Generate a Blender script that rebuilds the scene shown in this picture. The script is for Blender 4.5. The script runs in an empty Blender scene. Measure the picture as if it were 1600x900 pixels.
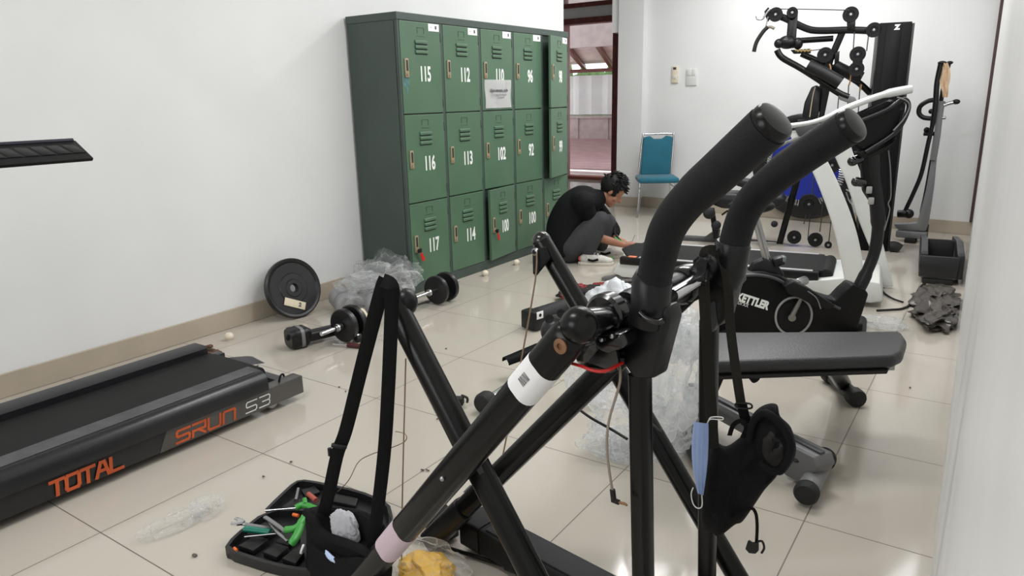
import bpy, bmesh, math, random
from mathutils import Vector, Matrix, noise, Quaternion
PI = math.pi
V = Vector
scn = bpy.context.scene
COL = scn.collection
# ------------------------------------------------------------------ camera
EYE = V((0, 0, 1.35)); FOC = 1127.6
CR = V((0.82916, 0.55860, -0.02156)); CU = V((-0.12506, 0.22295, 0.96677)); CF = V((-0.54484, 0.79891, -0.25472))
cam = bpy.data.objects.new('camera', bpy.data.cameras.new('camera')); COL.objects.link(cam)
cam.data.sensor_width = 36; cam.data.lens = 36 * FOC / 1600; cam.data.clip_start = 0.02; cam.data.clip_end = 200
mw = Matrix((CR, CU, -CF)).transposed().to_4x4(); mw.translation = EYE
cam.matrix_world = mw; scn.camera = cam
scn.view_settings.view_transform = 'Standard'; scn.view_settings.look = 'None'
scn.view_settings.gamma = 1; scn.view_settings.use_curve_mapping = False
scn.view_settings.exposure = 0.0
# ------------------------------------------------------------------ world and lights
wd = bpy.data.worlds.new('sky'); scn.world = wd; wd.use_nodes = True
wd.node_tree.nodes['Background'].inputs[0].default_value = (0.93, 0.95, 1.0, 1)
wd.node_tree.nodes['Background'].inputs[1].default_value = 1.7
def area(name, loc, size, size_y, power, target, color=(1, 1, 1)):
    l = bpy.data.lights.new(name, 'AREA'); l.shape = 'RECTANGLE'; l.size = size; l.size_y = size_y
    l.energy = power; l.color = color
    o = bpy.data.objects.new(name, l); COL.objects.link(o); o.location = loc
    o.rotation_euler = (V(target) - V(loc)).to_track_quat('-Z', 'Y').to_euler(); return o
LAMPS = ((-2.05, 5.72, 40), (-1.35, 3.3, 36), (-1.7, 0.2, 34), (-2.05, 7.15, 36))  # last lamp is added to brighten the far wall, its reflection kept hidden
for (lx, ly, lp) in LAMPS: area('ceiling_lamp_light', (lx, ly, 3.16), (.8 if ly > 7 else 1.2), 0.35, lp, (lx, ly, 0), (1, .99, .985))
area('high_fill_light', (-0.32, 4.9, 2.72), 3.4, 0.6, 40, (-3.4, 5.0, 0.9), (.97, .98, 1))  # unseen fill added to brighten the locker fronts
area('near_fill_light', (-1.9, -1.93, 1.75), 1.9, 1.3, 34, (-1.9, 3.0, 1.0), (.97, .985, 1))  # fill added behind the camera, no window known there
# ------------------------------------------------------------------ rays
def ray(px, py): return CF + CR * ((px - 800) / FOC) - CU * ((py - 450) / FOC)
def W(px, py, x=None, y=None, z=None, d=None, pl=None):
    v = ray(px, py)
    if d is not None: t = d
    elif x is not None: t = x / v.x
    elif y is not None: t = y / v.y
    elif z is not None: t = (z - EYE.z) / v.z
    else: t = (pl[0] - EYE).dot(pl[1]) / v.dot(pl[1])
    return EYE + v * t
def vplane(p, q):                       # vertical plane through two floor points; off moves it away from the door
    d = (V((q[0], q[1], 0)) - V((p[0], p[1], 0))).normalized()
    if d.x < 0: d = -d
    n = V((-d.y, d.x, 0))
    def f(px, py, off=0.0): return W(px, py, pl=(V((p[0], p[1], 0)) + n * off, n))
    f.n = n; f.d = d
    return f
# ------------------------------------------------------------------ materials
def lin(c): return tuple(((v / 12.92) if v <= 0.04045 else ((v + 0.055) / 1.055) ** 2.4) for v in c)
MC = {}
def mat(name, col, rough=0.5, metal=0.0, bump=0.0, bscale=60, var=0.0, vscale=6, spec=0.5, coat=0.0, sheen=0.0):
    if name in MC: return MC[name]
    m = bpy.data.materials.new(name); m.use_nodes = True; nt = m.node_tree; b = nt.nodes['Principled BSDF']
    c = lin([v / 255 for v in col])
    b.inputs['Base Color'].default_value = (*c, 1); b.inputs['Roughness'].default_value = rough
    b.inputs['Metallic'].default_value = metal; b.inputs['Specular IOR Level'].default_value = spec
    b.inputs['Coat Weight'].default_value = coat; b.inputs['Coat Roughness'].default_value = 0.15
    b.inputs['Sheen Weight'].default_value = sheen
    tc = nt.nodes.new('ShaderNodeTexCoord')
    n = nt.nodes.new('ShaderNodeTexNoise'); n.inputs['Scale'].default_value = vscale; n.inputs['Detail'].default_value = 5
    nt.links.new(tc.outputs['Object'], n.inputs['Vector'])
    v = max(var, 0.02)
    mx = nt.nodes.new('ShaderNodeMix'); mx.data_type = 'RGBA'
    mx.inputs['A'].default_value = (*[k * (1 - v) for k in c], 1); mx.inputs['B'].default_value = (*[min(1, k * (1 + v)) for k in c], 1)
    rp = nt.nodes.new('ShaderNodeMapRange'); rp.inputs[1].default_value = .35; rp.inputs[2].default_value = .65
    nt.links.new(n.outputs['Fac'], rp.inputs[0]); nt.links.new(rp.outputs[0], mx.inputs['Factor'])
    nt.links.new(mx.outputs['Result'], b.inputs['Base Color'])
    if bump:
        n2 = nt.nodes.new('ShaderNodeTexNoise'); n2.inputs['Scale'].default_value = bscale; n2.inputs['Detail'].default_value = 4
        nt.links.new(tc.outputs['Object'], n2.inputs['Vector'])
        bp = nt.nodes.new('ShaderNodeBump'); bp.inputs['Strength'].default_value = bump; bp.inputs['Distance'].default_value = 0.004
        nt.links.new(n2.outputs['Fac'], bp.inputs['Height']); nt.links.new(bp.outputs[0], b.inputs['Normal'])
    MC[name] = m; return m
def film(name, col, alpha_lo, alpha_hi, scale=5, rough=0.16):
    """thin crinkled plastic: clear where it lies flat to the eye, whiter on creases and at glancing angles"""
    if name in MC: return MC[name]
    m = bpy.data.materials.new(name); m.use_nodes = True; nt = m.node_tree; b = nt.nodes['Principled BSDF']
    b.inputs['Base Color'].default_value = (*lin([v / 255 for v in col]), 1); b.inputs['Roughness'].default_value = rough
    b.inputs['Specular IOR Level'].default_value = .9
    tc = nt.nodes.new('ShaderNodeTexCoord'); n = nt.nodes.new('ShaderNodeTexNoise')
    n.inputs['Scale'].default_value = scale * 1.3; n.inputs['Detail'].default_value = 1
    nt.links.new(tc.outputs['Object'], n.inputs['Vector'])
    ad = nt.nodes.new('ShaderNodeVectorMath'); ad.operation = 'MULTIPLY_ADD'; nt.links.new(n.outputs['Color'], ad.inputs[0]); ad.inputs[1].default_value = (.07, .07, .07); nt.links.new(tc.outputs['Object'], ad.inputs[2])
    vo = nt.nodes.new('ShaderNodeTexVoronoi'); vo.feature = 'DISTANCE_TO_EDGE'; vo.inputs['Scale'].default_value = scale * 1.5; nt.links.new(ad.outputs[0], vo.inputs['Vector'])
    cr = nt.nodes.new('ShaderNodeMapRange'); cr.inputs[1].default_value = 0.0; cr.inputs[2].default_value = .045; cr.inputs[3].default_value = 1; cr.inputs[4].default_value = 0; nt.links.new(vo.outputs['Distance'], cr.inputs[0])
    lw = nt.nodes.new('ShaderNodeLayerWeight'); lw.inputs['Blend'].default_value = 0.22
    mx = nt.nodes.new('ShaderNodeMath'); mx.operation = 'MULTIPLY_ADD'; nt.links.new(cr.outputs[0], mx.inputs[0]); mx.inputs[1].default_value = .38; nt.links.new(lw.outputs['Facing'], mx.inputs[2])
    m3 = nt.nodes.new('ShaderNodeMath'); m3.operation = 'MULTIPLY_ADD'; nt.links.new(n.outputs['Fac'], m3.inputs[0]); m3.inputs[1].default_value = .5; nt.links.new(mx.outputs[0], m3.inputs[2])
    rp = nt.nodes.new('ShaderNodeMapRange'); rp.inputs[1].default_value = .25; rp.inputs[2].default_value = 1.1
    rp.inputs[3].default_value = alpha_lo; rp.inputs[4].default_value = alpha_hi
    nt.links.new(m3.outputs[0], rp.inputs[0])
    out = nt.nodes['Material Output']; tr_ = nt.nodes.new('ShaderNodeBsdfTransparent'); tl = nt.nodes.new('ShaderNodeBsdfTranslucent'); tl.inputs['Color'].default_value = b.inputs['Base Color'].default_value
    x1 = nt.nodes.new('ShaderNodeMixShader'); x1.inputs[0].default_value = .45; nt.links.new(b.outputs[0], x1.inputs[1]); nt.links.new(tl.outputs[0], x1.inputs[2])
    x2 = nt.nodes.new('ShaderNodeMixShader'); nt.links.new(rp.outputs[0], x2.inputs[0]); nt.links.new(tr_.outputs[0], x2.inputs[1]); nt.links.new(x1.outputs[0], x2.inputs[2]); nt.links.new(x2.outputs[0], out.inputs['Surface'])
    bp = nt.nodes.new('ShaderNodeBump'); bp.inputs['Strength'].default_value = .2; bp.inputs['Distance'].default_value = .004; nt.links.new(cr.outputs[0], bp.inputs['Height']); nt.links.new(bp.outputs[0], b.inputs['Normal'])
    MC[name] = m; return m
wallm = mat('wall_paint', (226, 227, 227), .62, bump=.12, bscale=9, var=.02, vscale=2.2, spec=.25)
jambm = mat('wall_gloss_paint', (226, 226, 224), .4, bump=.3, bscale=4, var=.02)
ceilm = mat('ceiling_paint', (238, 238, 235), .8)
basem = mat('skirting_tile', (176, 165, 149), .3, var=.05, vscale=4)
blk = mat('black_tube', (12, 12, 12), .26, bump=.05, bscale=200, var=.12, vscale=9, spec=.28)
blkm = mat('black_matte', (16, 16, 17), .55, bump=.15, bscale=300, var=.1, spec=.25)
blkg = mat('black_gloss', (17, 17, 19), .18, var=.1, coat=.3)
blkp = mat('black_plastic', (19, 19, 21), .36, bump=.1, bscale=250, var=.1, spec=.35)
foam = mat('black_foam', (26, 26, 28), .6, bump=.35, bscale=420, var=.12, vscale=14, spec=.2)
rub = mat('black_rubber', (20, 20, 20), .7, bump=.2, bscale=200)
web = mat('black_webbing', (13, 13, 14), .85, bump=.5, bscale=700, spec=.2)
webo = mat('olive_webbing', (38, 37, 32), .8, bump=.5, bscale=700, spec=.25)
bagf = mat('black_bag_cloth', (15, 15, 17), .85, bump=.4, bscale=90, spec=.2)
chrome = mat('chrome', (205, 205, 207), .14, 1.0, var=.05)
steel = mat('satin_steel', (165, 165, 166), .32, 1.0, var=.1)
grey = mat('grey_paint', (112, 112, 113), .38, bump=.1, bscale=150, var=.06)
dgrey = mat('dark_grey_plastic', (62, 62, 65), .45, bump=.1, bscale=200, var=.08)
whitep = mat('white_plastic', (214, 216, 212), .35, var=.03)
paper = mat('white_paper', (235, 235, 235), .8)
ink = mat('grey_ink', (90, 90, 92), .8)
orange = mat('orange_paint', (190, 84, 40), .5, var=.15)
redm = mat('red_plastic', (200, 30, 28), .4)
greenp = mat('green_plastic', (58, 150, 60), .35)
skin = mat('skin', (158, 110, 86), .5, var=.08)
# ------------------------------------------------------------------ object helpers
WL = {}
def lnk(o, parent=None, loc=None):
    COL.objects.link(o)
    if parent is not None:
        o.parent = parent; o.location = V(loc) - WL[parent.name]
    else: o.location = loc
    WL[o.name] = V(loc)
def obj(name, bm, m, parent=None, smooth=True, label=None, ang=38):
    bmesh.ops.recalc_face_normals(bm, faces=bm.faces[:])
    me = bpy.data.meshes.new(name)
    vs = bm.verts; lo = V((min(v.co.x for v in vs), min(v.co.y for v in vs), min(v.co.z for v in vs)))
    hi = V((max(v.co.x for v in vs), max(v.co.y for v in vs), max(v.co.z for v in vs)))
    c = (lo + hi) / 2; bmesh.ops.translate(bm, verts=bm.verts[:], vec=-c)
    if smooth:
        for f in bm.faces: f.smooth = True
        for e in bm.edges:
            if len(e.link_faces) == 2 and e.calc_face_angle(0) > math.radians(ang): e.smooth = False
    bm.to_mesh(me); bm.free()
    for k in (m if isinstance(m, (list, tuple)) else [m]): me.materials.append(k)
    o = bpy.data.objects.new(name, me); lnk(o, parent, c)
    if label: o['label'] = label
    return o
def thing(name, label, cat, loc=(0, 0, 0), group=None):
    o = bpy.data.objects.new(name, None); o.empty_display_size = .1; lnk(o, None, loc)
    o['label'] = label; o['category'] = cat
    if group: o['group'] = group
    return o
def tag(o, label, cat, group=None, kind=None):
    o['label'] = label; o['category'] = cat
    if group: o['group'] = group
    if kind: o['kind'] = kind
    return o
def struct(name, bm, m, smooth=False, parent=None):
    o = obj(name, bm, m, parent, smooth)
    if parent is None: o['kind'] = 'structure'
    return o
def dup(o, parent=None):
    c = o.copy(); COL.objects.link(c)
    if parent is not None: c.parent = parent
    for ch in list(o.children): dup(ch, c)
    return c
# ------------------------------------------------------------------ mesh helpers (world coordinates)
B = bmesh.new
def box(bm, lo, hi, bev=0.0, seg=2):
    lo, hi = V(lo), V(hi); return rbox(bm, (lo + hi) / 2, hi - lo, None, bev, seg)
def rbox(bm, c, size, rot=None, bev=0.0, seg=2):
    M = Matrix.Translation(V(c)) @ ((rot.to_4x4()) if rot is not None else Matrix.Identity(4)) @ Matrix.Diagonal((*size, 1))
    t = bmesh.new(); bmesh.ops.create_cube(t, size=1, matrix=M)
    if bev: bmesh.ops.bevel(t, geom=t.edges[:], offset=bev, segments=seg, profile=.5, affect='EDGES')
    merge(bm, t)
def merge(bm, t):
    me = bpy.data.meshes.new('t'); t.to_mesh(me); t.free(); bm.from_mesh(me); bpy.data.meshes.remove(me)
def spline(pts, n=6, closed=False):
    P = [V(p) for p in pts]; out = []; N = len(P)
    if N < 3 and not closed: return P
    rng = range(N if closed else N - 1)
    for i in rng:
        if closed: a, b, c, d = P[(i - 1) % N], P[i], P[(i + 1) % N], P[(i + 2) % N]
        else: a, b, c, d = P[max(i - 1, 0)], P[i], P[i + 1], P[min(i + 2, N - 1)]
        for k in range(n):
            t = k / n
            out.append(.5 * ((2 * b) + (c - a) * t + (2 * a - 5 * b + 4 * c - d) * t * t + (3 * b - a - 3 * c + d) * t ** 3))
    if not closed: out.append(P[-1])
    return out
def circ(n=16): return [(math.cos(2 * PI * k / n), math.sin(2 * PI * k / n)) for k in range(n)]
def rrect(w, h, r, n=3):
    o = []
    for cx, cy, a0 in ((w / 2 - r, h / 2 - r, 0), (-w / 2 + r, h / 2 - r, 90), (-w / 2 + r, -h / 2 + r, 180), (w / 2 - r, -h / 2 + r, 270)):
        for k in range(n + 1):
            a = math.radians(a0 + 90 * k / n); o.append((cx + r * math.cos(a), cy + r * math.sin(a)))
    return o
def sweep(bm, pts, r=1.0, sec=None, up=None, closed=False, cap=True, n=16, twist=None):
    """sweeps a section (u = side, v = up) along pts; r scales it, one number or one per point"""
    P = [V(p) for p in pts]; N = len(P); sec = sec or circ(n)
    R = [r] * N if isinstance(r, (int, float)) else [r[0] + (r[-1] - r[0]) * i / (N - 1) for i in range(N)] if len(r) != N else list(r)
    rings = []; prev = None
    for i in range(N):
        if closed: t = P[(i + 1) % N] - P[(i - 1) % N]
        else: t = P[min(i + 1, N - 1)] - P[max(i - 1, 0)]
        t.normalize()
        if up is not None: vv = V(up)
        elif prev is None: vv = V((0, 0, 1)) if abs(t.z) < .9 else V((0, 1, 0))
        else: vv = prev
        vv = vv - t * vv.dot(t); vv.normalize(); prev = vv; uu = t.cross(vv)
        a = twist[i] if twist else 0
        u2 = uu * math.cos(a) + vv * math.sin(a); v2 = vv * math.cos(a) - uu * math.sin(a)
        rings.append([bm.verts.new(P[i] + u2 * (s[0] * R[i]) + v2 * (s[1] * R[i])) for s in sec])
    K = len(sec)
    for i in range(N if closed else N - 1):
        A, C = rings[i], rings[(i + 1) % N]
        for k in range(K): bm.faces.new((A[k], A[(k + 1) % K], C[(k + 1) % K], C[k]))
    if cap and not closed: bm.faces.new(rings[0][::-1]); bm.faces.new(rings[-1])
def rtube(bm, p, q, r, rc=None, n=16):     # tube with softened ends
    p, q = V(p), V(q); d = (q - p); L = d.length; d.normalize(); rc = rc or r * .25; rc = min(rc, L * .4)
    r2 = r if not isinstance(r, tuple) else r[1]; r1 = r if not isinstance(r, tuple) else r[0]
    sweep(bm, [p, p + d * rc * .3, p + d * rc, q - d * rc, q - d * rc * .3, q], [r1 - rc, r1 - rc * .3, r1, r2, r2 - rc * .3, r2 - rc], n=n)
def beam(bm, p, q, w, h, up=(0, 0, 1), r=None):
    r = r if r is not None else min(w, h) * .15
    sweep(bm, [p, q], 1.0, rrect(w, h, r), up)
def ball(bm, c, r, sc=(1, 1, 1), n=24, rot=None):
    M = Matrix.Translation(V(c)) @ (rot.to_4x4() if rot is not None else Matrix.Identity(4)) @ Matrix.Diagonal((*sc, 1))
    bmesh.ops.create_uvsphere(bm, u_segments=n, v_segments=n // 2 + 2, radius=r, matrix=M)
def lathe(bm, o, axis, prof, n=32):        # prof: (radius, distance along axis)
    o = V(o); a = V(axis).normalized(); u = a.orthogonal().normalized(); w = a.cross(u); rings = []
    for rr, t in prof:
        if rr < 1e-6: rings.append([bm.verts.new(o + a * t)]); continue
        rings.append([bm.verts.new(o + a * t + (u * math.cos(2 * PI * k / n) + w * math.sin(2 * PI * k / n)) * rr) for k in range(n)])
    for A, C in zip(rings, rings[1:]):
        if len(A) == 1 and len(C) == 1: continue
        for k in range(n):
            j = (k + 1) % n
            if len(A) == 1: bm.faces.new((A[0], C[j], C[k]))
            elif len(C) == 1: bm.faces.new((A[k], A[j], C[0]))
            else: bm.faces.new((A[k], A[j], C[j], C[k]))
def prism(bm, poly, vec, bev=0.0, seg=2):
    t = bmesh.new(); vec = V(vec); A = [t.verts.new(V(p)) for p in poly]; C = [t.verts.new(V(p) + vec) for p in poly]; n = len(A)
    t.faces.new(A); t.faces.new(C[::-1])
    for k in range(n): t.faces.new((A[k], C[k], C[(k + 1) % n], A[(k + 1) % n]))
    bmesh.ops.recalc_face_normals(t, faces=t.faces[:])
    if bev: bmesh.ops.bevel(t, geom=t.edges[:], offset=bev, segments=seg, profile=.5, affect='EDGES', clamp_overlap=True)
    merge(bm, t)
def hull(bm, pts):
    t = bmesh.new(); vs = [t.verts.new(V(p)) for p in pts]; bmesh.ops.convex_hull(t, input=vs)
    bmesh.ops.delete(t, geom=[v for v in t.verts if not v.link_faces], context='VERTS'); merge(bm, t)
def crumple(bm, c, sc, amp=.3, freq=3.0, seed=0, sub=4, floor=None, rot=None, ridge=True):
    t = bmesh.new(); bmesh.ops.create_icosphere(t, subdivisions=sub, radius=1)
    off = V((seed * 7.31, seed * 3.7, seed * 1.9))
    for v in t.verts:
        d = v.co.normalized(); a = noise.noise(d * freq * .6 + off)
        b = (1 - abs(noise.noise(d * freq * 1.7 + off * 2)) * 3) if ridge else noise.noise(d * freq * 1.7 + off * 2)
        e = (1 - abs(noise.noise(d * freq * 4.1 + off * 3)) * 3) if ridge else noise.noise(d * freq * 4.1 + off * 3)
        r = 1 + amp * (a * 1.3 + b * .45 + e * .22)
        p = V((d.x * sc[0], d.y * sc[1], d.z * sc[2])) * r
        if rot is not None: p = rot @ p
        p += V(c)
        if floor is not None and p.z < floor: p.z = floor + .002 * abs(noise.noise(p * 30))
        v.co = p
    merge(bm, t)
def billow(bm, c, sc, amp=.3, seed=0, floor=None, rot=None, sub=5):     # soft plastic: big folds, few sharp ridges
    t = bmesh.new(); bmesh.ops.create_icosphere(t, subdivisions=sub, radius=1); off = V((seed * 5.1, seed * 2.7, seed * 8.3))
    for v in t.verts:
        d = v.co.normalized(); w = d + V([noise.noise(d * 1.6 + off + V((k * 17, 0, 0))) for k in range(3)]) * .6
        r = 1 + amp * (noise.noise(w * 1.1 + off) * 1.5 + (.5 - abs(noise.noise(w * 2.1 + off)) * 1.6) * .75 + (.4 - abs(noise.noise(w * 3.9 + off * 2))) * .16)
        p = V((d.x * sc[0], d.y * sc[1], d.z * sc[2])) * r
        if rot is not None: p = rot @ p
        p += V(c)
        if floor is not None and p.z < floor: p.z = floor + .002 * abs(noise.noise(p * 30))
        v.co = p
    merge(bm, t)
def text_bm(bm, s, origin, right, up, size, sx=1.0, bold=0.0, ext=0.0006, align='CENTER', shear=0.0):
    cu = bpy.data.curves.new('t', 'FONT'); cu.body = s; cu.size = size; cu.offset = bold; cu.extrude = ext
    cu.align_x = align; cu.align_y = 'CENTER'; cu.shear = shear; cu.resolution_u = 3
    o = bpy.data.objects.new('t', cu); COL.objects.link(o); dg = bpy.context.evaluated_depsgraph_get(); dg.update()
    me = bpy.data.meshes.new_from_object(o.evaluated_get(dg)); bpy.data.objects.remove(o)
    R = V(right).normalized(); U = V(up).normalized(); N = R.cross(U)
    for v in me.vertices:
        x, y, z = v.co; v.co = V(origin) + R * (x * sx) + U * y + N * z
    bm.from_mesh(me); bpy.data.meshes.remove(me); bpy.data.curves.remove(cu)
def strokes(bm, lines, o, right, up, w, h, sw, thick=.0008):   # lettering drawn as flat ribbons, unit box coordinates
    R = V(right).normalized(); U = V(up).normalized(); N = R.cross(U)
    kk = 0
    for ln in lines:
        for (a, b), (c, d) in zip(ln, ln[1:]):
            kk += 1; p = V(o) + N * (kk % 4) * .0003 + R * a * w + U * b * h; q = V(o) + N * (kk % 4) * .0003 + R * c * w + U * d * h; e = (q - p).normalized() * sw * .48
            beam(bm, p - e, q + e, sw, thick, N, thick * .2)
def ribbon(bm, pts, w, th=.0025, facing=None, smooth=8):
    P = spline(pts, smooth); sweep(bm, P, 1.0, rrect(w, th, th * .4, 2), facing if facing is not None else -CF)
def cam_axis(a=0.0): return CR * math.cos(a) + CU * math.sin(a)
FAC = V((-CF.x, -CF.y, 0)).normalized()
# ================================================================== room shell
fm = bpy.data.materials.new('polished_floor_tile'); fm.use_nodes = True; nt = fm.node_tree; b = nt.nodes['Principled BSDF']
tc = nt.nodes.new('ShaderNodeTexCoord'); sp = nt.nodes.new('ShaderNodeSeparateXYZ'); nt.links.new(tc.outputs['Object'], sp.inputs[0])
def mth(op, a, bb=None, c=None):
    n = nt.nodes.new('ShaderNodeMath'); n.operation = op
    for i, q in enumerate((a, bb, c)):
        if q is None: continue
        if isinstance(q, (int, float)): n.inputs[i].default_value = q
        else: nt.links.new(q, n.inputs[i])
    return n.outputs[0]
TS = 0.638
def grid(sock, off):
    f = mth('FRACT', mth('MULTIPLY_ADD', sock, 1 / TS, -off / TS)); f = mth('ABSOLUTE', mth('SUBTRACT', f, .5)); return mth('GREATER_THAN', f, .5 - .0032)
FLC = V((-3.5, 5.0))
g = mth('MAXIMUM', grid(sp.outputs[0], -0.396 - FLC.x), grid(sp.outputs[1], 2.873 - FLC.y))
ns = nt.nodes.new('ShaderNodeTexNoise'); ns.inputs['Scale'].default_value = 1.3; ns.inputs['Detail'].default_value = 4; nt.links.new(tc.outputs['Object'], ns.inputs['Vector'])
m1 = nt.nodes.new('ShaderNodeMix'); m1.data_type = 'RGBA'; nt.links.new(ns.outputs['Fac'], m1.inputs['Factor'])
m1.inputs['A'].default_value = (*lin((.705, .678, .635)), 1); m1.inputs['B'].default_value = (*lin((.735, .708, .665)), 1)
m2 = nt.nodes.new('ShaderNodeMix'); m2.data_type = 'RGBA'; nt.links.new(g, m2.inputs['Factor']); nt.links.new(m1.outputs['Result'], m2.inputs['A'])
m2.inputs['B'].default_value = (*lin((.42, .39, .35)), 1); nt.links.new(m2.outputs['Result'], b.inputs['Base Color'])
nt.links.new(mth('MULTIPLY_ADD', g, .5, .09), b.inputs['Roughness']); b.inputs['Specular IOR Level'].default_value = .5
bm = B(); box(bm, (-7.6, -2.0, -.1), (.6, 12.0, 0)); fl = struct('floor', bm, fm)
fl.location = (FLC.x, FLC.y, -.05)
bm = B(); box(bm, (-7.6, -2.0, 3.2), (.6, 11.2, 3.3)); struct('ceiling', bm, ceilm)
bm = B(); box(bm, (-4.03, -2.0, 0), (-3.88, 6.72, 3.2)); struct('wall_left', bm, wallm)
bm = B(); box(bm, (-3.88, -2.0, 0), (-3.865, 3.715, .12), .004); struct('baseboard_left', bm, basem)
bm = B(); box(bm, (-7.0, 6.57, 0), (-4.03, 6.72, 3.2)); struct('wall_passage', bm, wallm)
bm = B(); box(bm, (-7.15, 6.57, 0), (-7.0, 10.8, 3.2)); struct('wall_passage_end', bm, wallm)
# far wall, slightly turned
FW = lambda x: 8.0 - 0.105 * (x + .19)
bm = B(); prism(bm, [(-.05, FW(-.05), 0), (-3.84, FW(-3.84), 0), (-3.84, FW(-3.84) + .15, 0), (-.05, FW(-.05) + .15, 0)], (0, 0, 3.2)); struct('wall_far', bm, wallm)
bm = B(); prism(bm, [(-.14, FW(-.14) - .014, 0), (-3.74, FW(-3.74) - .014, 0), (-3.74, FW(-3.74), 0), (-.14, FW(-.14), 0)], (0, 0, .125), .003); struct('baseboard_far', bm, basem)
# pilaster and beam
bm = B(); box(bm, (-4.02, 8.27, 0), (-3.70, 8.60, 3.2)); struct('trim_1', bm, wallm)
bm = B(); box(bm, (-4.032, 8.258, 0), (-3.688, 8.60, .125), .003); struct('baseboard_pilaster', bm, basem)
bm = B(); box(bm, (-7.0, 8.45, 2.42), (-3.84, 8.62, 3.2)); 
bm.free()
bm = B(); box(bm, (-4.12, 8.3, 2.08), (-3.86, 8.6, 3.2)); struct('trim_2', bm, wallm)
# right wall, seen at a grazing angle beside the camera
def RX(y): return 0.028 - .0268 * y
bm = B(); prism(bm, [(RX(-2), -2, 0), (RX(8.05), 8.05, 0), (RX(8.05) + .5, 8.05, 0), (RX(-2) + .5, -2, 0)], (0, 0, 3.2)); struct('wall_right', bm, jambm)
bm = B(); box(bm, (-3.88, -2.1, 0), (.3, -2.0, 3.2)); struct('wall_near', bm, wallm)
bm = B()
for (x0_, x1_, z0_, z1_) in ((-2.95, -.85, 1.02, 1.09), (-2.95, -.85, 2.41, 2.48), (-2.95, -2.88, 1.02, 2.48), (-.92, -.85, 1.02, 2.48)): box(bm, (x0_, -2.0, z0_), (x1_, -1.94, z1_), .004)
struct('near_fill_frame', bm, whitep)  # invented frame, added to go with the fill light behind the camera
bm = B()
for (y0_, y1_, z0_, z1_) in ((3.1, 6.7, 2.36, 2.42), (3.1, 6.7, 3.0, 3.06), (3.1, 3.17, 2.36, 3.06), (6.63, 6.7, 2.36, 3.06), (4.87, 4.93, 2.36, 3.06)): prism(bm, [(RX(y0_) - .05, y0_, z0_), (RX(y0_), y0_, z0_), (RX(y1_), y1_, z0_), (RX(y1_) - .05, y1_, z0_)], (0, 0, z1_ - z0_), .003)
struct('high_fill_frame', bm, whitep)  # invented frame out of view, added around the high fill light
brown = mat('stained_frame_wood', (112, 52, 44), .4, var=.2, vscale=12)
bm = B(); p = V((RX(7.97), 7.97, 0)); box(bm, (p.x - .024, 7.93, .13), (p.x, 7.985, 3.2), .004); struct('trim_3', bm, mat('dark_edge', (70, 50, 48), .5))
# door wall of the passage
dx0, dx1, dz = -6.30, -5.24, 2.56
bm = B(); box(bm, (-7.0, 10.8, 0), (dx0, 10.95, 3.2)); box(bm, (dx1, 10.8, 0), (-3.7, 10.95, 3.2)); box(bm, (dx0, 10.8, dz), (dx1, 10.95, 2.74)); box(bm, (dx0, 10.8, 3.1), (dx1, 10.95, 3.2))
struct('wall_door', bm, wallm)
bm = B(); box(bm, (-3.84, 8.6, 0), (-3.7, 10.8, 3.2)); struct('wall_passage_right', bm, wallm)
bm = B()
for (a, c) in (((dx0, 0), (dx0 + .09, dz)), ((dx1 - .09, 0), (dx1, dz)), ((dx0, dz - .09), (dx1, dz))):
    box(bm, (a[0], 10.76, a[1]), (c[0], 10.97, c[1]), .006)
dr = struct('door_1', bm, brown)
bm = B(); box(bm, (dx0 + .02, 10.75, 0), (dx1 - .02, 10.99, .05), .005); obj('threshold', bm, mat('threshold_tile', (150, 84, 66), .4), dr)
bm = B()
for (a, c) in (((dx0, 2.72), (dx1, 2.79)), ((dx0, 3.04), (dx1, 3.11)), ((dx0, 2.72), (dx0 + .07, 3.1)), ((dx1 - .07, 2.72), (dx1, 3.1))): box(bm, (a[0], 10.77, a[1]), (c[0], 10.96, c[1]), .005)
wn = struct('window_1', bm, brown)
gm = film('clear_glass', (230, 235, 235), .08, .2, 2, .05)
bm = B(); box(bm, (dx0 + .07, 10.86, 2.79), (dx1 - .07, 10.866, 3.04)); obj('pane', bm, gm, wn)
# ================================================================== outside the door
deckm = mat('deck_boards', (176, 146, 146), .5, var=.15, vscale=3)
bm = B()
for k in range(22): box(bm, (-12, 12.0 + k * .42, .02), (-4, 12.41 + k * .42, .05 ), .004)
o = obj('deck', bm, deckm, None, False); o['kind'] = 'structure'; o.name = 'floor_outside'
wallo = mat('outer_wall', (178, 164, 160), .7, var=.1, vscale=5)
bm = B(); box(bm, (-14, 20.6, 0), (-5, 20.8, .72)); box(bm, (-14, 20.5, .68), (-5, 20.9, .76), .01)
for k in range(8): box(bm, (-13.6 + k * 1.05, 20.55, 0), (-13.45 + k * 1.05, 20.6, .68))
o = struct('wall_outside', bm, wallo)
bm = B()
for k in range(60):
    pass
t = bmesh.new(); nx, nz = 50, 14
gv = [[t.verts.new((-13.6 + 6.8 * i / nx, 20.35 + .07 * math.sin(i * 1.7) + .05 * math.sin(i * .6), 0.80 + 1.16 * j / nz)) for j in range(nz + 1)] for i in range(nx + 1)]
for i in range(nx):
    for j in range(nz): t.faces.new((gv[i][j], gv[i + 1][j], gv[i + 1][j + 1], gv[i][j + 1]))
bmesh.ops.solidify(t, geom=t.faces[:], thickness=.01); merge(bm, t)
tag(obj('awning_sheet', bm, mat('white_sheet', (250, 250, 250), .7)), 'bright white sheet hanging across the terrace seen through the doorway', 'sheet')
canopy = thing('terrace_roof', 'sloping terrace roof with dark red rafters seen through the open doorway', 'roof', (-10, 19, 3.5))
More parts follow.
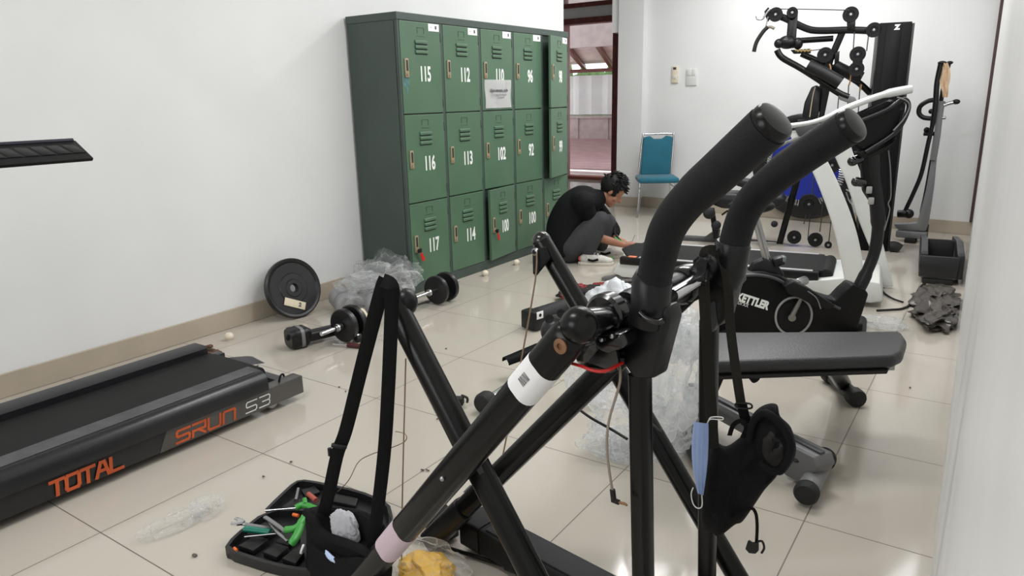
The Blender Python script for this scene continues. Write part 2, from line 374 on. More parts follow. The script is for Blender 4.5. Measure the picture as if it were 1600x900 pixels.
bm = B(); prism(bm, [(-14, 21.2, 2.34), (-4.5, 21.2, 2.34), (-4.5, 13.5, 3.5), (-14, 13.5, 3.5)], (0, 0, .04)); obj('roof_sheet', bm, mat('roof_sheet', (225, 205, 198), .6, var=.12, vscale=2), canopy)
for k in range(9):
    bm = B(); beam(bm, (-14.4 + k * .95, 21.3, 2.25), (-11.6 + k * .95, 13.5, 3.41), .12, .14); obj('rafter', bm, brown, canopy)
bm = B(); beam(bm, (-14, 20.9, 2.12), (-4.5, 20.9, 2.12), .12, .10); obj('header_beam', bm, brown, canopy)
for x in (-13.6, -6.4):
    bm = B(); beam(bm, (x, 20.9, 0.0), (x, 20.9, 2.2), .14, .14, (0, 1, 0)); obj('post', bm, brown, canopy)
bm = B(); box(bm, (-9.5, 12.6, 2.24), (-5.0, 12.75, 3.2)); struct('trim_4', bm, wallo)
bm = B()
for k in range(5): crumple(bm, (-13 + k * 1.0, 22.0, 1.05), (.8, .35, 1.1), .4, 3, k, 3)
tag(obj('shrub', bm, mat('leaf_green', (110, 140, 90), .8, var=.3)), 'green shrubs showing under the terrace roof beyond the doorway', 'shrub', kind='stuff')
bm = B(); box(bm, (-5.9, 8.35, .002), (-4.35, 9.25, .012), .003)
tag(obj('door_mat', bm, mat('dark_red_mat', (120, 22, 34), .95, bump=.6, bscale=300)), 'dark red mat on the floor behind the lockers, before the doorway', 'mat')
# ceiling lamps (above the frame)
for (x, y, _p) in LAMPS:
    t_ = thing('ceiling_light', 'white framed ceiling light ' + {0: 'above the far half of the lockers', 1: 'above the middle of the room', 2: 'nearest the near wall', 3: 'added unseen to brighten the far wall'}[[l_[1] for l_ in LAMPS].index(y)], 'light', (x, y, 3.2), 'ceiling lights')
    bm = B(); box(bm, (x - .64, y - .2, 3.17), (x + .64, y - .178, 3.2)); box(bm, (x - .64, y + .178, 3.17), (x + .64, y + .2, 3.2))
    box(bm, (x - .64, y - .2, 3.17), (x - .61, y + .2, 3.2)); box(bm, (x + .61, y - .2, 3.17), (x + .64, y + .2, 3.2)); obj('lamp_frame', bm, whitep, t_)
# ================================================================== lockers
gside = mat('locker_body_shaded_green', (62, 75, 69), .42, bump=.06, bscale=40, var=.07, vscale=3)  # shade on the locker's end panel is put into this darker green
gdoor = mat('locker_door_green', (78, 107, 84), .38, bump=.05, bscale=40, var=.05, vscale=3)
gslot = mat('locker_slot_dark', (30, 42, 36), .6)
brass = mat('tan_handle', (150, 134, 108), .4, var=.15)
nwhite = mat('number_white', (232, 235, 230), .6)
LX, LY0, LY1, LH = -3.40, 3.72, 5.96, 1.91
lk = thing('metal_locker', 'long green metal locker unit of fifteen numbered doors against the left wall', 'locker', (-3.63, 4.84, 0))
bm = B(); box(bm, (-3.862, LY0, .0), (LX - .02, LY1, LH - .045), .004); obj('body', bm, gside, lk, False)
bm = B(); box(bm, (-3.864, LY0 - .006, LH - .05), (LX + .006, LY1 + .006, LH), .004); obj('top_rail', bm, gside, lk, False)
cw = (LY1 - LY0) / 5
bm = B(); box(bm, (LX - .03, LY0, 0), (LX, LY1, .075), .003); obj('kick_plate', bm, gside, lk, False)
for k in range(6):
    w = .016
    y = LY0 + k * cw; a = max(LY0, y - w); c = min(LY1, y + w)
    bm = B(); box(bm, (LX - .03, a, .07), (LX + .001, c, LH - .045), .002); obj('mullion', bm, gside, lk, False)
nums = [('115', '112', '110', '96', '98'), ('116', '113', '102', '92', '99'), ('117', '114', '100', '100', '109')]
zt = [1.862, 1.256, .648, .072]
for rrow in range(3):
    for c in range(5):
        y0 = LY0 + c * cw + .019; y1 = LY0 + (c + 1) * cw - .014; z1 = zt[rrow] - .004; z0 = zt[rrow + 1] + .004
        ang = {(0, 4): 10, (1, 4): 10, (2, 2): 6}.get((rrow, c), 0)
        T = Matrix.Translation((LX, y1, 0)) @ Matrix.Rotation(math.radians(ang), 4, 'Z') @ Matrix.Translation((-LX, -y1, 0))
        def fin(bm_): bmesh.ops.transform(bm_, matrix=T, verts=bm_.verts[:]); return bm_
        bm = B(); box(bm, (LX - .018, y0, z0), (LX + .004, y1, z1), .003); d = obj('door', fin(bm), gdoor, lk, False)
        yc = (y0 + y1) / 2; H = z1 - z0
        bm = B()
        for k in range(3):
            zz = z1 - .135 - k * .032
            prism(bm, [(LX + .003, yc - .065, zz), (LX + .003, yc + .065, zz), (LX + .003, yc + .065, zz + .02), (LX + .003, yc - .065, zz + .02)], (.011, 0, -.005), .003)
        obj('louver', fin(bm), gdoor, d)
        bm = B()
        for k in range(3): box(bm, (LX + .0035, yc - .06, z1 - .147 - k * .032), (LX + .006, yc + .06, z1 - .138 - k * .032))
        obj('louver_slot', fin(bm), gslot, d, False)
        bm = B()
        for (a0, b0, a1, b1) in ((-.035, -.035, -.032, -.075), (.032, -.035, .035, -.075), (-.035, -.035, .035, -.038)): box(bm, (LX + .003, yc + a0, z1 + min(b0, b1)), (LX + .006, yc + a1, z1 + max(b0, b1)))
        box(bm, (LX + .003, yc - .04, z1 - .093), (LX + .006, yc + .04, z1 - .09)); obj('card_holder', fin(bm), gside, d, False)
        bm = B(); hy = y0 + .045; hz = z1 - H * .50
        box(bm, (LX + .003, hy - .019, hz - .062), (LX + .014, hy + .019, hz + .062), .005); hn = obj('handle', fin(bm), brass, d)
        bm = B(); box(bm, (LX + .0135, hy - .009, hz - .02), (LX + .0155, hy + .009, hz + .05), .001); obj('handle_recess', fin(bm), gslot, hn, False) if False else obj('handle_recess', fin(bm), gslot, d, False)
        bm = B(); lathe(bm, (LX + .012, hy, hz - .042), (1, 0, 0), [(0, 0), (.009, 0), (.009, .008), (0, .008)], 12); obj('lock', fin(bm), brass, d)
        bm = B(); text_bm(bm, nums[rrow][c], (LX + .0045, yc + .03, z1 - H * .57), (0, 1, 0), (0, 0, 1), .138, .58, .0036); obj('number', fin(bm), nwhite, d, False)
        for zz in (z0 + .07, z1 - .09):
            bm = B(); box(bm, (LX - .01, y1 - .001, zz - .03), (LX + .008, y1 + .006, zz + .03), .002); obj('hinge', fin(bm), gside, d)
        if rrow == 0:
            bm = B(); box(bm, (LX + .0035, y1 - .125, z1 - .052), (LX + .0055, y1 - .012, z1 - .004)); st = obj('sticker', fin(bm), paper, d, False)
            bm = B(); box(bm, (LX + .0052, y1 - .055, z1 - .038), (LX + .0062, y1 - .038, z1 - .016)); box(bm, (LX + .0052, y1 - .1, z1 - .032), (LX + .0062, y1 - .096, z1 - .022)); obj('sticker_mark', fin(bm), ink, d, False)
        if (rrow, c) in ((2, 0), (2, 2)):
            kt = thing('key_tag', 'red key tag hanging from the lock of locker ' + ('117' if c == 0 else '100, the slightly open bottom door'), 'key tag', (LX + .03, hy, hz - .06), 'key tags on the lockers')
            bm = B(); rtube(bm, (LX + .02, hy, hz - .042), (LX + .045, hy, hz - .045), .007); box(bm, (LX + .03, hy - .018, hz - .06), (LX + .042, hy + .018, hz - .03), .004); obj('key', fin(bm), blkp, kt)
            s_ = 1 if c == 0 else .8
            bm = B(); prism(bm, [(LX + .03, hy + .005, hz - .065), (LX + .03, hy + .022, hz - .06), (LX + .03, hy + .05 * s_, hz - .10), (LX + .03, hy + .055 * s_, hz - .125), (LX + .03, hy + .035 * s_, hz - .13), (LX + .03, hy + .018 * s_, hz - .11)], (.005, 0, 0), .002); obj('tag', fin(bm), redm, kt)
# door paint stain under first handle
bm = B(); box(bm, (LX + .0035, LY0 + .03, 1.44), (LX + .0046, LY0 + .085, 1.50)); box(bm, (LX + .0035, LY0 + .05, 1.40), (LX + .0046, LY0 + .07, 1.44))
tag(obj('paint_patch', bm, mat('blue_green_stain', (70, 112, 112), .5, var=.3, vscale=30), None, False), 'blue-green paint patch under the handle of locker 115', 'stain')
nt_ = thing('notice_sheet', 'white printed notice taped to locker 110', 'notice', (LX + .01, 4.84, 1.37))
y0 = LY0 + 2 * cw + .05; bm = B()
t = bmesh.new(); gv = [[t.verts.new((LX + .008 + .004 * math.sin(i * 1.1 + j), y0 + .355 * i / 8, 1.275 + .215 * j / 6)) for j in range(7)] for i in range(9)]
for i in range(8):
    for j in range(6): t.faces.new((gv[i][j], gv[i + 1][j], gv[i + 1][j + 1], gv[i][j + 1]))
bmesh.ops.solidify(t, geom=t.faces[:], thickness=.001); merge(bm, t); obj('paper', bm, paper, nt_)
bm = B(); text_bm(bm, 'Siapa rencana, anda', (LX + .016, y0 + .18, 1.41), (0, 1, 0), (0, 0, 1), .032, .95, .0008); obj('heading', bm, ink, nt_, False)
bm = B(); text_bm(bm, 'Hal hal yang perlu diketahui', (LX + .016, y0 + .18, 1.378), (0, 1, 0), (0, 0, 1), .019, .95); text_bm(bm, 'dan dipatuhi', (LX + .016, y0 + .2, 1.357), (0, 1, 0), (0, 0, 1), .019, .95); obj('small_print', bm, mat('pale_ink', (150, 150, 150), .8), nt_, False)
# round floor stoppers
for (px, py, lb) in ((758, 427, 'round cream stopper on the floor at the foot of locker 114'), (807, 410, 'round cream stopper on the floor below the slightly open door 100'), (358, 526, 'round cream stopper on the floor by the left wall near the treadmill')):
    p = W(px, py, z=.022); o = thing('round_stopper', lb, 'stopper', (p.x, p.y, 0), 'round cream stoppers')
    bm = B(); ball(bm, (p.x, p.y, .024), .027, (1, 1, .88)); obj('knob', bm, mat('cream_plastic', (222, 212, 192), .35), o)
    bm = B(); lathe(bm, (p.x, p.y, 0), (0, 0, 1), [(0, 0), (.018, 0), (.02, .006), (0, .006)], 16); obj('foot', bm, mat('cream_plastic', (222, 212, 192), .35), o)
# ================================================================== wall fittings
def fwp(px, py, off=0): return W(px, py, pl=(V((-.19, 8.0 - off, 0)), V((.105, 1, 0)).normalized()))
fd = V((1, -.105, 0)).normalized()
def wallbox(px0, py0, px1, py1, th, m, nm, par, bev=.006):
    a = fwp(px0, py1); c = fwp(px1, py0); bm = B(); w = (V((c.x, c.y, 0)) - V((a.x, a.y, 0))).length
    rot = Matrix((fd, V((.105, 1, 0)).normalized(), V((0, 0, 1)))).transposed()
    rbox(bm, (a + c) / 2 - V((.105, 1, 0)).normalized() * th / 2, (w, th, c.z - a.z), rot, bev); return obj(nm, bm, m, par)
cream = mat('cream_plastic', (222, 212, 192), .35)
p = fwp(1055, 117); t_ = thing('wall_remote', 'cream remote control in a wall holder left of the light switch', 'remote', p)
wallbox(1050, 103, 1061, 130, .02, cream, 'remote_body', t_); wallbox(1053, 117, 1058, 123, .026, whitep, 'button', t_, .002); wallbox(1053, 105, 1058, 109, .022, dgrey, 'display', t_, .001)
p = fwp(1081, 120); t_ = thing('light_switch', 'white double switch plate on the far wall above the blue chair', 'switch', p)
wallbox(1072, 107, 1090, 134, .015, whitep, 'plate', t_); wallbox(1075, 108, 1081, 118, .021, whitep, 'switch_key', t_, .002); wallbox(1082, 108, 1088, 118, .021, whitep, 'switch_key', t_, .002)
# ================================================================== blue chair
blue = mat('teal_fabric', (18, 96, 116), .8, bump=.3, bscale=400, var=.08, sheen=.2)
ch = thing('banquet_chair', 'teal upholstered chair with chrome legs against the far wall', 'chair', (-3.3, 7.9, 0))
cA = W(998, 280, y=7.55); sd = V((.86, .51, 0)).normalized(); bk = V((-sd.y, sd.x, 0)); zc = .415
o0 = V((cA.x, cA.y, 0)); w_ = .455
rotc = Matrix((sd, bk, V((0, 0, 1)))).transposed()
bm = B(); rbox(bm, o0 + sd * w_ / 2 + bk * .2 + V((0, 0, zc)), (w_, .40, .065), rotc, .028, 4); obj('seat', bm, blue, ch)
def cp(u, v, z): return o0 + sd * u + bk * v + V((0, 0, z))
bm = B(); pts = [cp(w_ * .13, .38, .44), cp(w_ * .89, .38, .44), cp(w_ * .95, .42, .87), cp(w_ * .78, .42, .885), cp(w_ * .68, .42, .85), cp(w_ * .46, .42, .85), cp(w_ * .38, .42, .885), cp(w_ * .21, .42, .87)]
prism(bm, pts, bk * .045 + V((0, 0, .005)), .016, 3); obj('backrest', bm, blue, ch)
bm = B(); sweep(bm, spline([cp(w_ * .09, .40, .38), cp(w_ * .11, .41, .52), cp(w_ * .19, .44, .88), cp(w_ * .26, .45, .905), cp(w_ * .9, .45, .905), cp(w_ * .97, .44, .88), cp(w_ * .93, .41, .52), cp(w_ * .91, .4, .38)], 5), .012, n=10); obj('back_frame', bm, chrome, ch)
for nm, pts in (('leg', [cp(.02, .03, .39), cp(-.01, -.02, 0)]), ('leg', [cp(w_ - .04, .03, .39), cp(w_ - .02, -.02, 0)]), ('leg', [cp(.06, .38, .39), cp(.06, .43, 0)]), ('leg', [cp(w_ - .05, .38, .39), cp(w_ - .02, .43, 0)])):
    bm = B(); sweep(bm, pts, .011, n=10); obj(nm, bm, chrome, ch)
bm = B(); sweep(bm, [cp(.01, .0, .33), cp(.08, .4, .33)], .008, n=8); sweep(bm, [cp(w_ - .03, .0, .33), cp(w_ - .05, .4, .33)], .008, n=8); sweep(bm, [cp(.03, .03, .4), cp(w_ - .04, .03, .4)], .01, n=8); obj('stretcher', bm, chrome, ch)
#PART2
# ================================================================== foreground cross trainer, stripped to its frame
AXD = V((.1495, .9888, 0))
def M(px, py, off=0.0): return W(px, py, pl=(V((0, 0, 0)) + AXD * (0.988 + off), AXD))
el = thing('elliptical_trainer', 'big black stripped cross trainer frame with two long handlebars filling the foreground', 'cross trainer', (-.6, 1.3, 0))
hub1, hub2 = M(905, 508), M(1112, 428, .495)
ax = (hub2 - hub1).normalized()
def at(t): return hub1 + (hub2 - hub1) * t
# axle and its collars
bm = B(); sweep(bm, [at(-.02), at(1.05)], .021, n=20); obj('axle', bm, blk, el)
bm = B(); lathe(bm, at(.14), ax, [(0, 0), (.036, 0), (.042, .006), (.042, .03), (.034, .038), (0, .038)]); obj('collar', bm, blkg, el)
bm = B(); lathe(bm, at(.30), ax, [(.0, 0), (.03, 0), (.033, .02), (.033, .2), (.03, .22), (0, .22)]); obj('axle_sleeve', bm, blkp, el)
bm = B(); lathe(bm, at(.70), ax, [(0, 0), (.036, 0), (.042, .008), (.042, .05), (.03, .062), (0, .062)]); obj('collar', bm, blkg, el)
bm = B(); sweep(bm, [M(1050, 462, .20), M(1100, 432, .34)], .0135, n=12); obj('guide_rod', bm, chrome, el)
# central mount under the near hub
bm = B(); hull(bm, [M(*q, o) for q in ((893, 545), (960, 520), (972, 575), (950, 585), (905, 572)) for o in (.03, .13)]); bmesh.ops.bevel(bm, geom=bm.edges[:], offset=.01, segments=3, affect='EDGES', clamp_overlap=True); obj('mount_casting', bm, blkg, el, ang=60)
bm = B(); hull(bm, [M(*q, o) for q in ((925, 500), (1000, 488), (1010, 560), (930, 560)) for o in (.09, .17)]); bmesh.ops.bevel(bm, geom=bm.edges[:], offset=.012, segments=3, affect='EDGES', clamp_overlap=True); obj('hub_block', bm, blkp, el, ang=60)
bm = B(); p = M(943, 532, .02)
prism(bm, [M(928, 522, .02), M(968, 522, .02), M(972, 545, .02), (M(950, 553, .02)), M(928, 545, .02)], AXD * .05, .005); mp = obj('bolt_plate', bm, blkg, el)
for q in ((940, 531), (956, 526)):
    bm = B(); ball(bm, M(*q, .017), .0042, n=12); obj('bolt', bm, steel, mp)
# near lower arm (oval tube with decals), far lower arm
def flat_tube(nm, p, q, w, h, m, r=None, lab=None):
    bm = B(); d = (q - p).normalized(); e = min(w, h) * .45
    sec = rrect(w, h, min(w, h) * .46 if r is None else r, 5)
    sweep(bm, [p, p + d * e * .35, p + d * e, q - d * e, q - d * e * .35, q], [.55, .88, 1, 1, .88, .55], sec, AXD); return obj(nm, bm, m, el, label=lab)
a0, a1 = M(898, 515, -.045), M(520, 958, -.045)
flat_tube('lower_arm', a0, a1, .070, .056, blk)
bm = B(); ball(bm, M(905, 508, -.045), .0335, (1, 1, 1)); obj('arm_knuckle', bm, blk, el)
bm = B(); rtube(bm, M(905, 508, -.04), M(960, 496, .10), .027); obj('knuckle_shaft', bm, blkg, el)
bm = B(); ball(bm, M(872, 518, .05), .034, (1, 1, 1)); obj('joint_cover', bm, blkp, el)
for q, o in (((858, 498), .015), ((877, 490), .02)):
    bm = B(); d = (EYE - M(*q, o)).normalized(); lathe(bm, M(*q, o) , d, [(0, 0), (.009, 0), (.009, .003), (.006, .003), (.006, .001), (0, .001)], 20); obj('cap', bm, rub, el)
copper = mat('copper_bolt', (140, 104, 78), .4, .6)
bm = B(); p = M(878, 540, -.07); lathe(bm, p, -AXD, [(0, 0), (.012, 0), (.014, .003), (.014, .006), (.006, .007), (.005, .003), (0, .003)], 24); obj('pivot_bolt', bm, copper, el, label='copper coloured pivot bolt')
dn = (a1 - a0).normalized(); pr = AXD.cross(dn).normalized()
def wrapband(nm, t0, t1, m, lab=None, rr=1.012):
    bm = B(); sec = rrect(.070 * rr, .056 * rr, .0256, 5); sweep(bm, [a0 + (a1 - a0) * t0, a0 + (a1 - a0) * t1], 1, sec, AXD, cap=False); o = obj(nm, bm, m, el, label=lab); return o
L_ = (a1 - a0).length
def tt(px, py): return (M(px, py, -.045) - a0).dot(dn) / L_
wrapband('barcode_label', tt(852, 570), tt(818, 609), paper, 'white wrap-around label with dark barcode print')
wrapband('warning_label', tt(634, 826), tt(606, 858), mat('pink_label', (206, 186, 196), .6, var=.05, vscale=300), 'pale pink label with fine print')
c_ = a0 + (a1 - a0) * tt(836, 588)
side = -AXD; uax = -dn; lft = side.cross(uax)
bm = B()
random.seed(4)
for k in range(9): prism(bm, [c_ + side * .0288 + dn * (-.012 + k * .0028) + pr * s_ for s_ in (-.006, .012)] + [c_ + side * .0288 + dn * (-.012 + k * .0028 + random.choice((.0008, .0018))) + pr * s_ for s_ in (.012, -.006)], side * .0004)
obj('barcode_print', bm, ink, el, False)
bm = B(); p = M(864, 548, -.07)
prism(bm, [M(852, 554, -.071), M(866, 540, -.071), (M(872, 543, -.071)), M(858, 558, -.071)], side * .0006); obj('small_label', bm, mat('grey_label', (190, 190, 192), .6), el, False)
bm = B(); ball(bm, M(691, 748, -.075), .006, n=14); obj('side_bolt', bm, steel, el)
f0 = W(676, 842, z=.045); f1 = hub2 + AXD * -.07
bm = B(); sweep(bm, [f0, f1], 1, rrect(.062, .05, .022, 5), AXD); obj('lower_arm', bm, blk, el)
# foot end bracket of the far arm
bm = B(); d = (f1 - f0).normalized(); sweep(bm, [f0 - d * .01, f0 + d * .19], 1, rrect(.07, .06, .02, 4), AXD); obj('arm_end_sleeve', bm, blkp, el)
bm = B(); prism(bm, [W(*q, z=.012) for q in ((664, 826), (676, 806), (700, 808), (718, 838), (690, 852))], (0, 0, .05), .006); obj('floor_bracket', bm, blkm, el)
bm = B(); sweep(bm, [f0 - d * .0105, f0 - d * .012], 1, rrect(.066, .054, .02, 4), AXD); obj('arm_end_rim', bm, steel, el)
bm = B(); prism(bm, [M(1015, 622, .0) if False else f0 + d * t + V((0, 0, .034)) + CR * s_ * .018 for t, s_ in ((.22, -1), (.22, 1), (.26, 1), (.26, -1))], (0, 0, .001)); obj('small_decal', bm, mat('grey_label', (190, 190, 192), .6), el, False)
# swing arms with ball tops
def swing(pt, pb, off, w=.0285):
    a, b_ = M(*pt, off), M(*pb, off)
    bm = B(); sweep(bm, [a, b_], w, n=24); return obj('swing_arm', bm, blk, el), a, b_
_, s1a, s1b = swing((622, 486), (872, 975), .062, .0312)
bm = B(); ball(bm, M(604, 456, .045), .0275); obj('arm_knuckle', bm, blk, el)
bm = B(); rtube(bm, M(604, 456, .045), M(636, 474, .10), .027); obj('knuckle_shaft', bm, blkp, el)
bm = B(); ball(bm, M(634, 472, .085), .030, (1, 1, 1.15)); obj('joint_cover', bm, blkp, el)
bm = B(); sweep(bm, [M(612, 462, .055), M(622, 486, .06), M(627, 500, .06)], [.022, .028, .0296]); obj('arm_neck', bm, blk, el)
_, s2a, s2b = swing((846, 376), (1185, 958), .58, .0275)
bm = B(); ball(bm, M(846, 376, .58), .0282); obj('arm_knuckle', bm, blkg, el)
bm = B(); hull(bm, [M(*q, o) for q in ((832, 392), (855, 384), (862, 402), (838, 432), (833, 430)) for o in (.53, .555)]); bmesh.ops.bevel(bm, geom=bm.edges[:], offset=.004, segments=2, affect='EDGES', clamp_overlap=True); br = obj('cable_bracket', bm, blkp, el)
bm = B(); lathe(bm, M(838, 393, .535), -AXD, [(0, 0), (.011, 0), (.011, .008), (.007, .01), (.006, .004), (0, .004)], 20); obj('bracket_bolt', bm, steel, br)
bm = B(); p = M(742, 728, .03); prism(bm, [M(*q, .029) for q in ((737, 722), (748, 718), (756, 738), (750, 742))], -AXD * .001); obj('scuff_plate', bm, dgrey, el)
# handlebars
def handle(grip, sleeve, off, shift, rg):
    P = spline([M(*q, off + o) for (q, o) in grip], 8)
    hb = B(); sweep(hb, P, rg, n=28); h = obj('handlebar', hb, foam, el, ang=70)
    e = P[0]; dd = (P[0] - P[2]).normalized()
    b2 = B(); lathe(b2, e - dd * .004, dd, [(rg * 1.03, 0), (rg * 1.03, .008), (rg * .93, .013), (rg * .45, .016), (0, .016)], 28); obj('end_cap', b2, blk, h)
    return h, P
h1, P1 = handle([((1206, 192), -.05), ((1130, 262), -.04), ((1072, 316), -.02), ((1043, 358), 0), ((1029, 405), .02), ((1018, 455), .03)], None, .06, 0, .0305)
h2, P2 = handle([((1330, 196), -.05), ((1262, 240), -.04), ((1205, 283), -.03), ((1170, 320), -.01), ((1152, 362), 0), ((1143, 405), 0)], None, .42, 0, .0315)
for PP, h, s_ in ((P1, h1, 1), (P2, h2, 1)):   # raised grip sleeves with a slanted end
    bm = B(); n_ = 15; sweep(bm, PP[1:n_], [.0325] * (n_ - 3) + [.0322, .0312], n=24); obj('grip_sleeve', bm, foam, h, ang=70)
    bm = B(); c0 = PP[n_ - 6]; dd = (PP[n_ - 2] - PP[4]).normalized(); u_ = (CU - dd * CU.dot(dd)).normalized()
    prism(bm, [c0 + u_ * .026 + dd * a for a in (-.05,)] + [c0 + u_ * .0365 + dd * -.045, c0 + u_ * .0368 + dd * .045, c0 + u_ * .03 + dd * .075, c0 + u_ * .02 + dd * .06], CF * .012, .004); obj('grip_switch', bm, blkm, h, ang=60)
def sheath(pts, off, th, nm='arm_cover'):
    bm = B(); prism(bm, [M(*q, off - th / 2) for q in pts], AXD * th, .008, 3); return obj(nm, bm, blkp, el, ang=50)
# collars + covers + posts
bm = B(); sweep(bm, [M(1021, 434, .09), M(1019, 438, .09), M(1016, 480, .09), M(1010, 505, .09)], [.033, .036, .0355, .034], n=28); obj('collar_tube', bm, blkp, el)
sheath([(984, 496), (1040, 478), (1046, 500), (1030, 560), (1022, 592), (990, 594), (972, 568), (976, 520)], .105, .05)
bm = B(); sweep(bm, spline([M(1000, 488, .05), M(1010, 497, .05), M(1028, 503, .055), M(1036, 500, .06)], 4), .006, n=10); obj('cover_rib', bm, blkg, el)
bm = B(); sweep(bm, [M(1000, 585, .10), M(1006, 960, .10)], 1, rrect(.041, .036, .012, 4), AXD); obj('post', bm, blk, el)
bm = B(); sweep(bm, [M(1146, 378, .42), M(1145, 383, .42), M(1138, 425, .42), M(1132, 440, .42)], [.034, .037, .036, .034], n=28); obj('collar_tube', bm, blkp, el)
sheath([(1105, 430), (1146, 416), (1149, 440), (1132, 500), (1120, 512), (1104, 510), (1092, 470)], .43, .05)
bm = B(); prism(bm, [M(*q, .40) for q in ((1098, 480), (1116, 470), (1120, 508), (1112, 520), (1100, 505))], AXD * .02, .003); obj('cover_tongue', bm, dgrey, el)
bm = B(); prism(bm, [M(*q, .445) for q in ((1144, 430), (1160, 418), (1161, 440), (1146, 454))], AXD * .02, .004); pr_ = obj('latch', bm, dgrey, el)
bm = B(); prism(bm, [M(*q, .44) for q in ((1153, 430), (1160, 419), (1160, 432), (1152, 438))], AXD * .02, .002); obj('red_marker', bm, redm, el, label='small red latch marker')
bm = B(); sweep(bm, [M(1108, 500, .47), M(1104, 960, .47)], 1, rrect(.041, .036, .012, 4), AXD); obj('post', bm, blk, el)
bm = B(); hull(bm, [M(*q, o) for q in ((1078, 412), (1100, 392), (1118, 402), (1112, 440), (1088, 452)) for o in (.30, .37)]); bmesh.ops.bevel(bm, geom=bm.edges[:], offset=.008, segments=3, affect='EDGES', clamp_overlap=True); obj('hub_block', bm, blkp, el, ang=60)
# floor rails of the frame
def fl_(px, py, z=.0): return W(px, py, z=z)
bm = B(); sweep(bm, [fl_(742, 822, .07), fl_(930, 925, .07) + (fl_(930, 925, .07) - fl_(742, 822, .07)) * .6], 1, rrect(.105, .085, .012, 3), (0, 0, 1)); rl = obj('floor_rail', bm, blkm, el)
bm = B(); q0, q1 = fl_(742, 822, .07), fl_(930, 925, .07); dq = (q1 - q0).normalized(); sweep(bm, [q0 - dq * .008, q0 + dq * .07], 1, rrect(.112, .092, .016, 3), (0, 0, 1)); obj('rail_end_cap', bm, blkp, rl)
bm = B(); sweep(bm, [q0 + dq * .09 + V((0, 0, .045)), q1 + dq * .6 + V((0, 0, .045))], 1, rrect(.08, .006, .002, 2), (0, 0, 1)); obj('tread_pad', bm, mat('anti_slip_pad', (44, 44, 46), .8, bump=.5, bscale=500), rl)
bm = B(); rtube(bm, fl_(728, 800, .06), fl_(748, 782, .12), .016); obj('rail_stub', bm, blkp, rl)
bm = B(); sweep(bm, spline([fl_(640, 838, .012), fl_(700, 856, .012), fl_(795, 886, .02)], 5), .006, n=10); rd = obj('pull_rod', bm, blkm, el)
bm = B(); rtube(bm, fl_(790, 884, .03), fl_(850, 905, .03), .014); obj('rod_socket', bm, blkp, rd)
# second foot rail below the far post
bm = B(); beam(bm, (-.9, 1.72, .05), (.0, 1.58, .05), .07, .06); bm.free()
# ---------------------------------------------------------------- loose cables
wire = mat('tan_cable', (142, 120, 96), .45)
cab = lambda nm, lab, pts, r, m, cat='cable', n=6: tag((lambda b_: (sweep(b_, spline(pts, n), r, n=8), obj(nm, b_, m))[-1])(B()), lab, cat)
cab('cable', 'thin tan cable hanging straight down below the left swing arm', [M(634, 560, .12), M(632, 640, .12), M(629, 760, .12), M(627, 905, .12)], .0021, wire)
cab('cable', 'thin tan cable slanting down from the bracket on the far swing arm', [M(839, 396, .525), M(836, 440, .52), M(815, 560, .5), M(790, 690, .47), M(778, 748, .45)], .0026, wire)
jk = thing('jack_cable', 'grey cable with a black right-angled plug hanging from the central hub', 'cable', M(965, 580, .08))
bm = B(); sweep(bm, spline([M(968, 572, .08), M(968, 600, .07), M(951, 660, .06), M(949, 710, .06), M(957, 768, .06)], 8), .0026, n=8); obj('wire', bm, mat('taupe_cable', (150, 138, 124), .5), jk)
bm = B(); sweep(bm, [M(957, 765, .06), M(959, 782, .06)], .0055, n=12); sweep(bm, [M(957, 781, .06), M(967, 785, .06)], .0052, n=12); obj('plug', bm, rub, jk)
bm = B(); sweep(bm, [M(966, 784.5, .06), M(976, 787, .06), M(980, 790, .06)], [.003, .003, .0018], n=10); obj('jack_tip', bm, copper, jk)
cab('red_wire', 'red wire looping under the central hub of the cross trainer', [M(894, 568, -.02), M(908, 572, -.03), M(928, 579, -.03), M(948, 579, -.02), M(972, 567, .05)], .0032, redm, 'wire')
cab('wire_loop', 'thin brown wire looping up from the tool case behind the bag strap', [fl_(528, 768, .02), M(545, 750, .22), M(560, 722, .25), M(580, 710, .25), M(618, 697, .25), M(634, 688, .25), M(633, 678, .25), M(618, 674, .25)], .0016, wire, 'wire')
cab('grey_lead', 'thin dark lead dangling from the central hub to a small hook', [M(984, 590, .16), M(990, 620, .16), M(1008, 650, .16), M(1030, 672, .16), M(1034, 670, .16)], .0022, mat('dark_lead', (80, 76, 70), .5), 'wire')
cab('black_cord', 'short black cord running down to the right behind the far lower arm', [M(905, 640, .44), M(925, 654, .43), M(952, 669, .42), M(980, 686, .41)], .0036, rub, 'cord')
# ================================================================== shoulder bags hanging on the frame
bg = thing('crossbody_bag', 'black pouch bag with white plastic inside hanging by straps from the left swing arm', 'bag', M(540, 900, -.02))
bm = B(); ribbon(bm, [M(603, 436, .0), M(594, 462, -.002), M(566, 570, .0), M(541, 670, -.01), M(527, 710, -.02), M(514, 770, -.03), M(505, 805, -.03)], .036, .0022); s_ = obj('strap', bm, web, bg)
bm = B(); ribbon(bm, [M(598, 438, -.005), M(612, 447, -.01), M(612, 480, -.01), M(607, 600, -.02), M(601, 700, -.03), M(591, 790, -.04), M(580, 880, -.04)], .033, .0022); obj('strap', bm, web, bg)
bm = B(); rbox(bm, M(530, 697, -.02), (.042, .012, .012), Matrix((CR, CF, CU)).transposed() @ Matrix.Rotation(.15, 3, 'Y'), .003); rtube(bm, M(515, 700, -.025), M(516, 712, -.025), .006); obj('strap_slider', bm, blkp, bg)
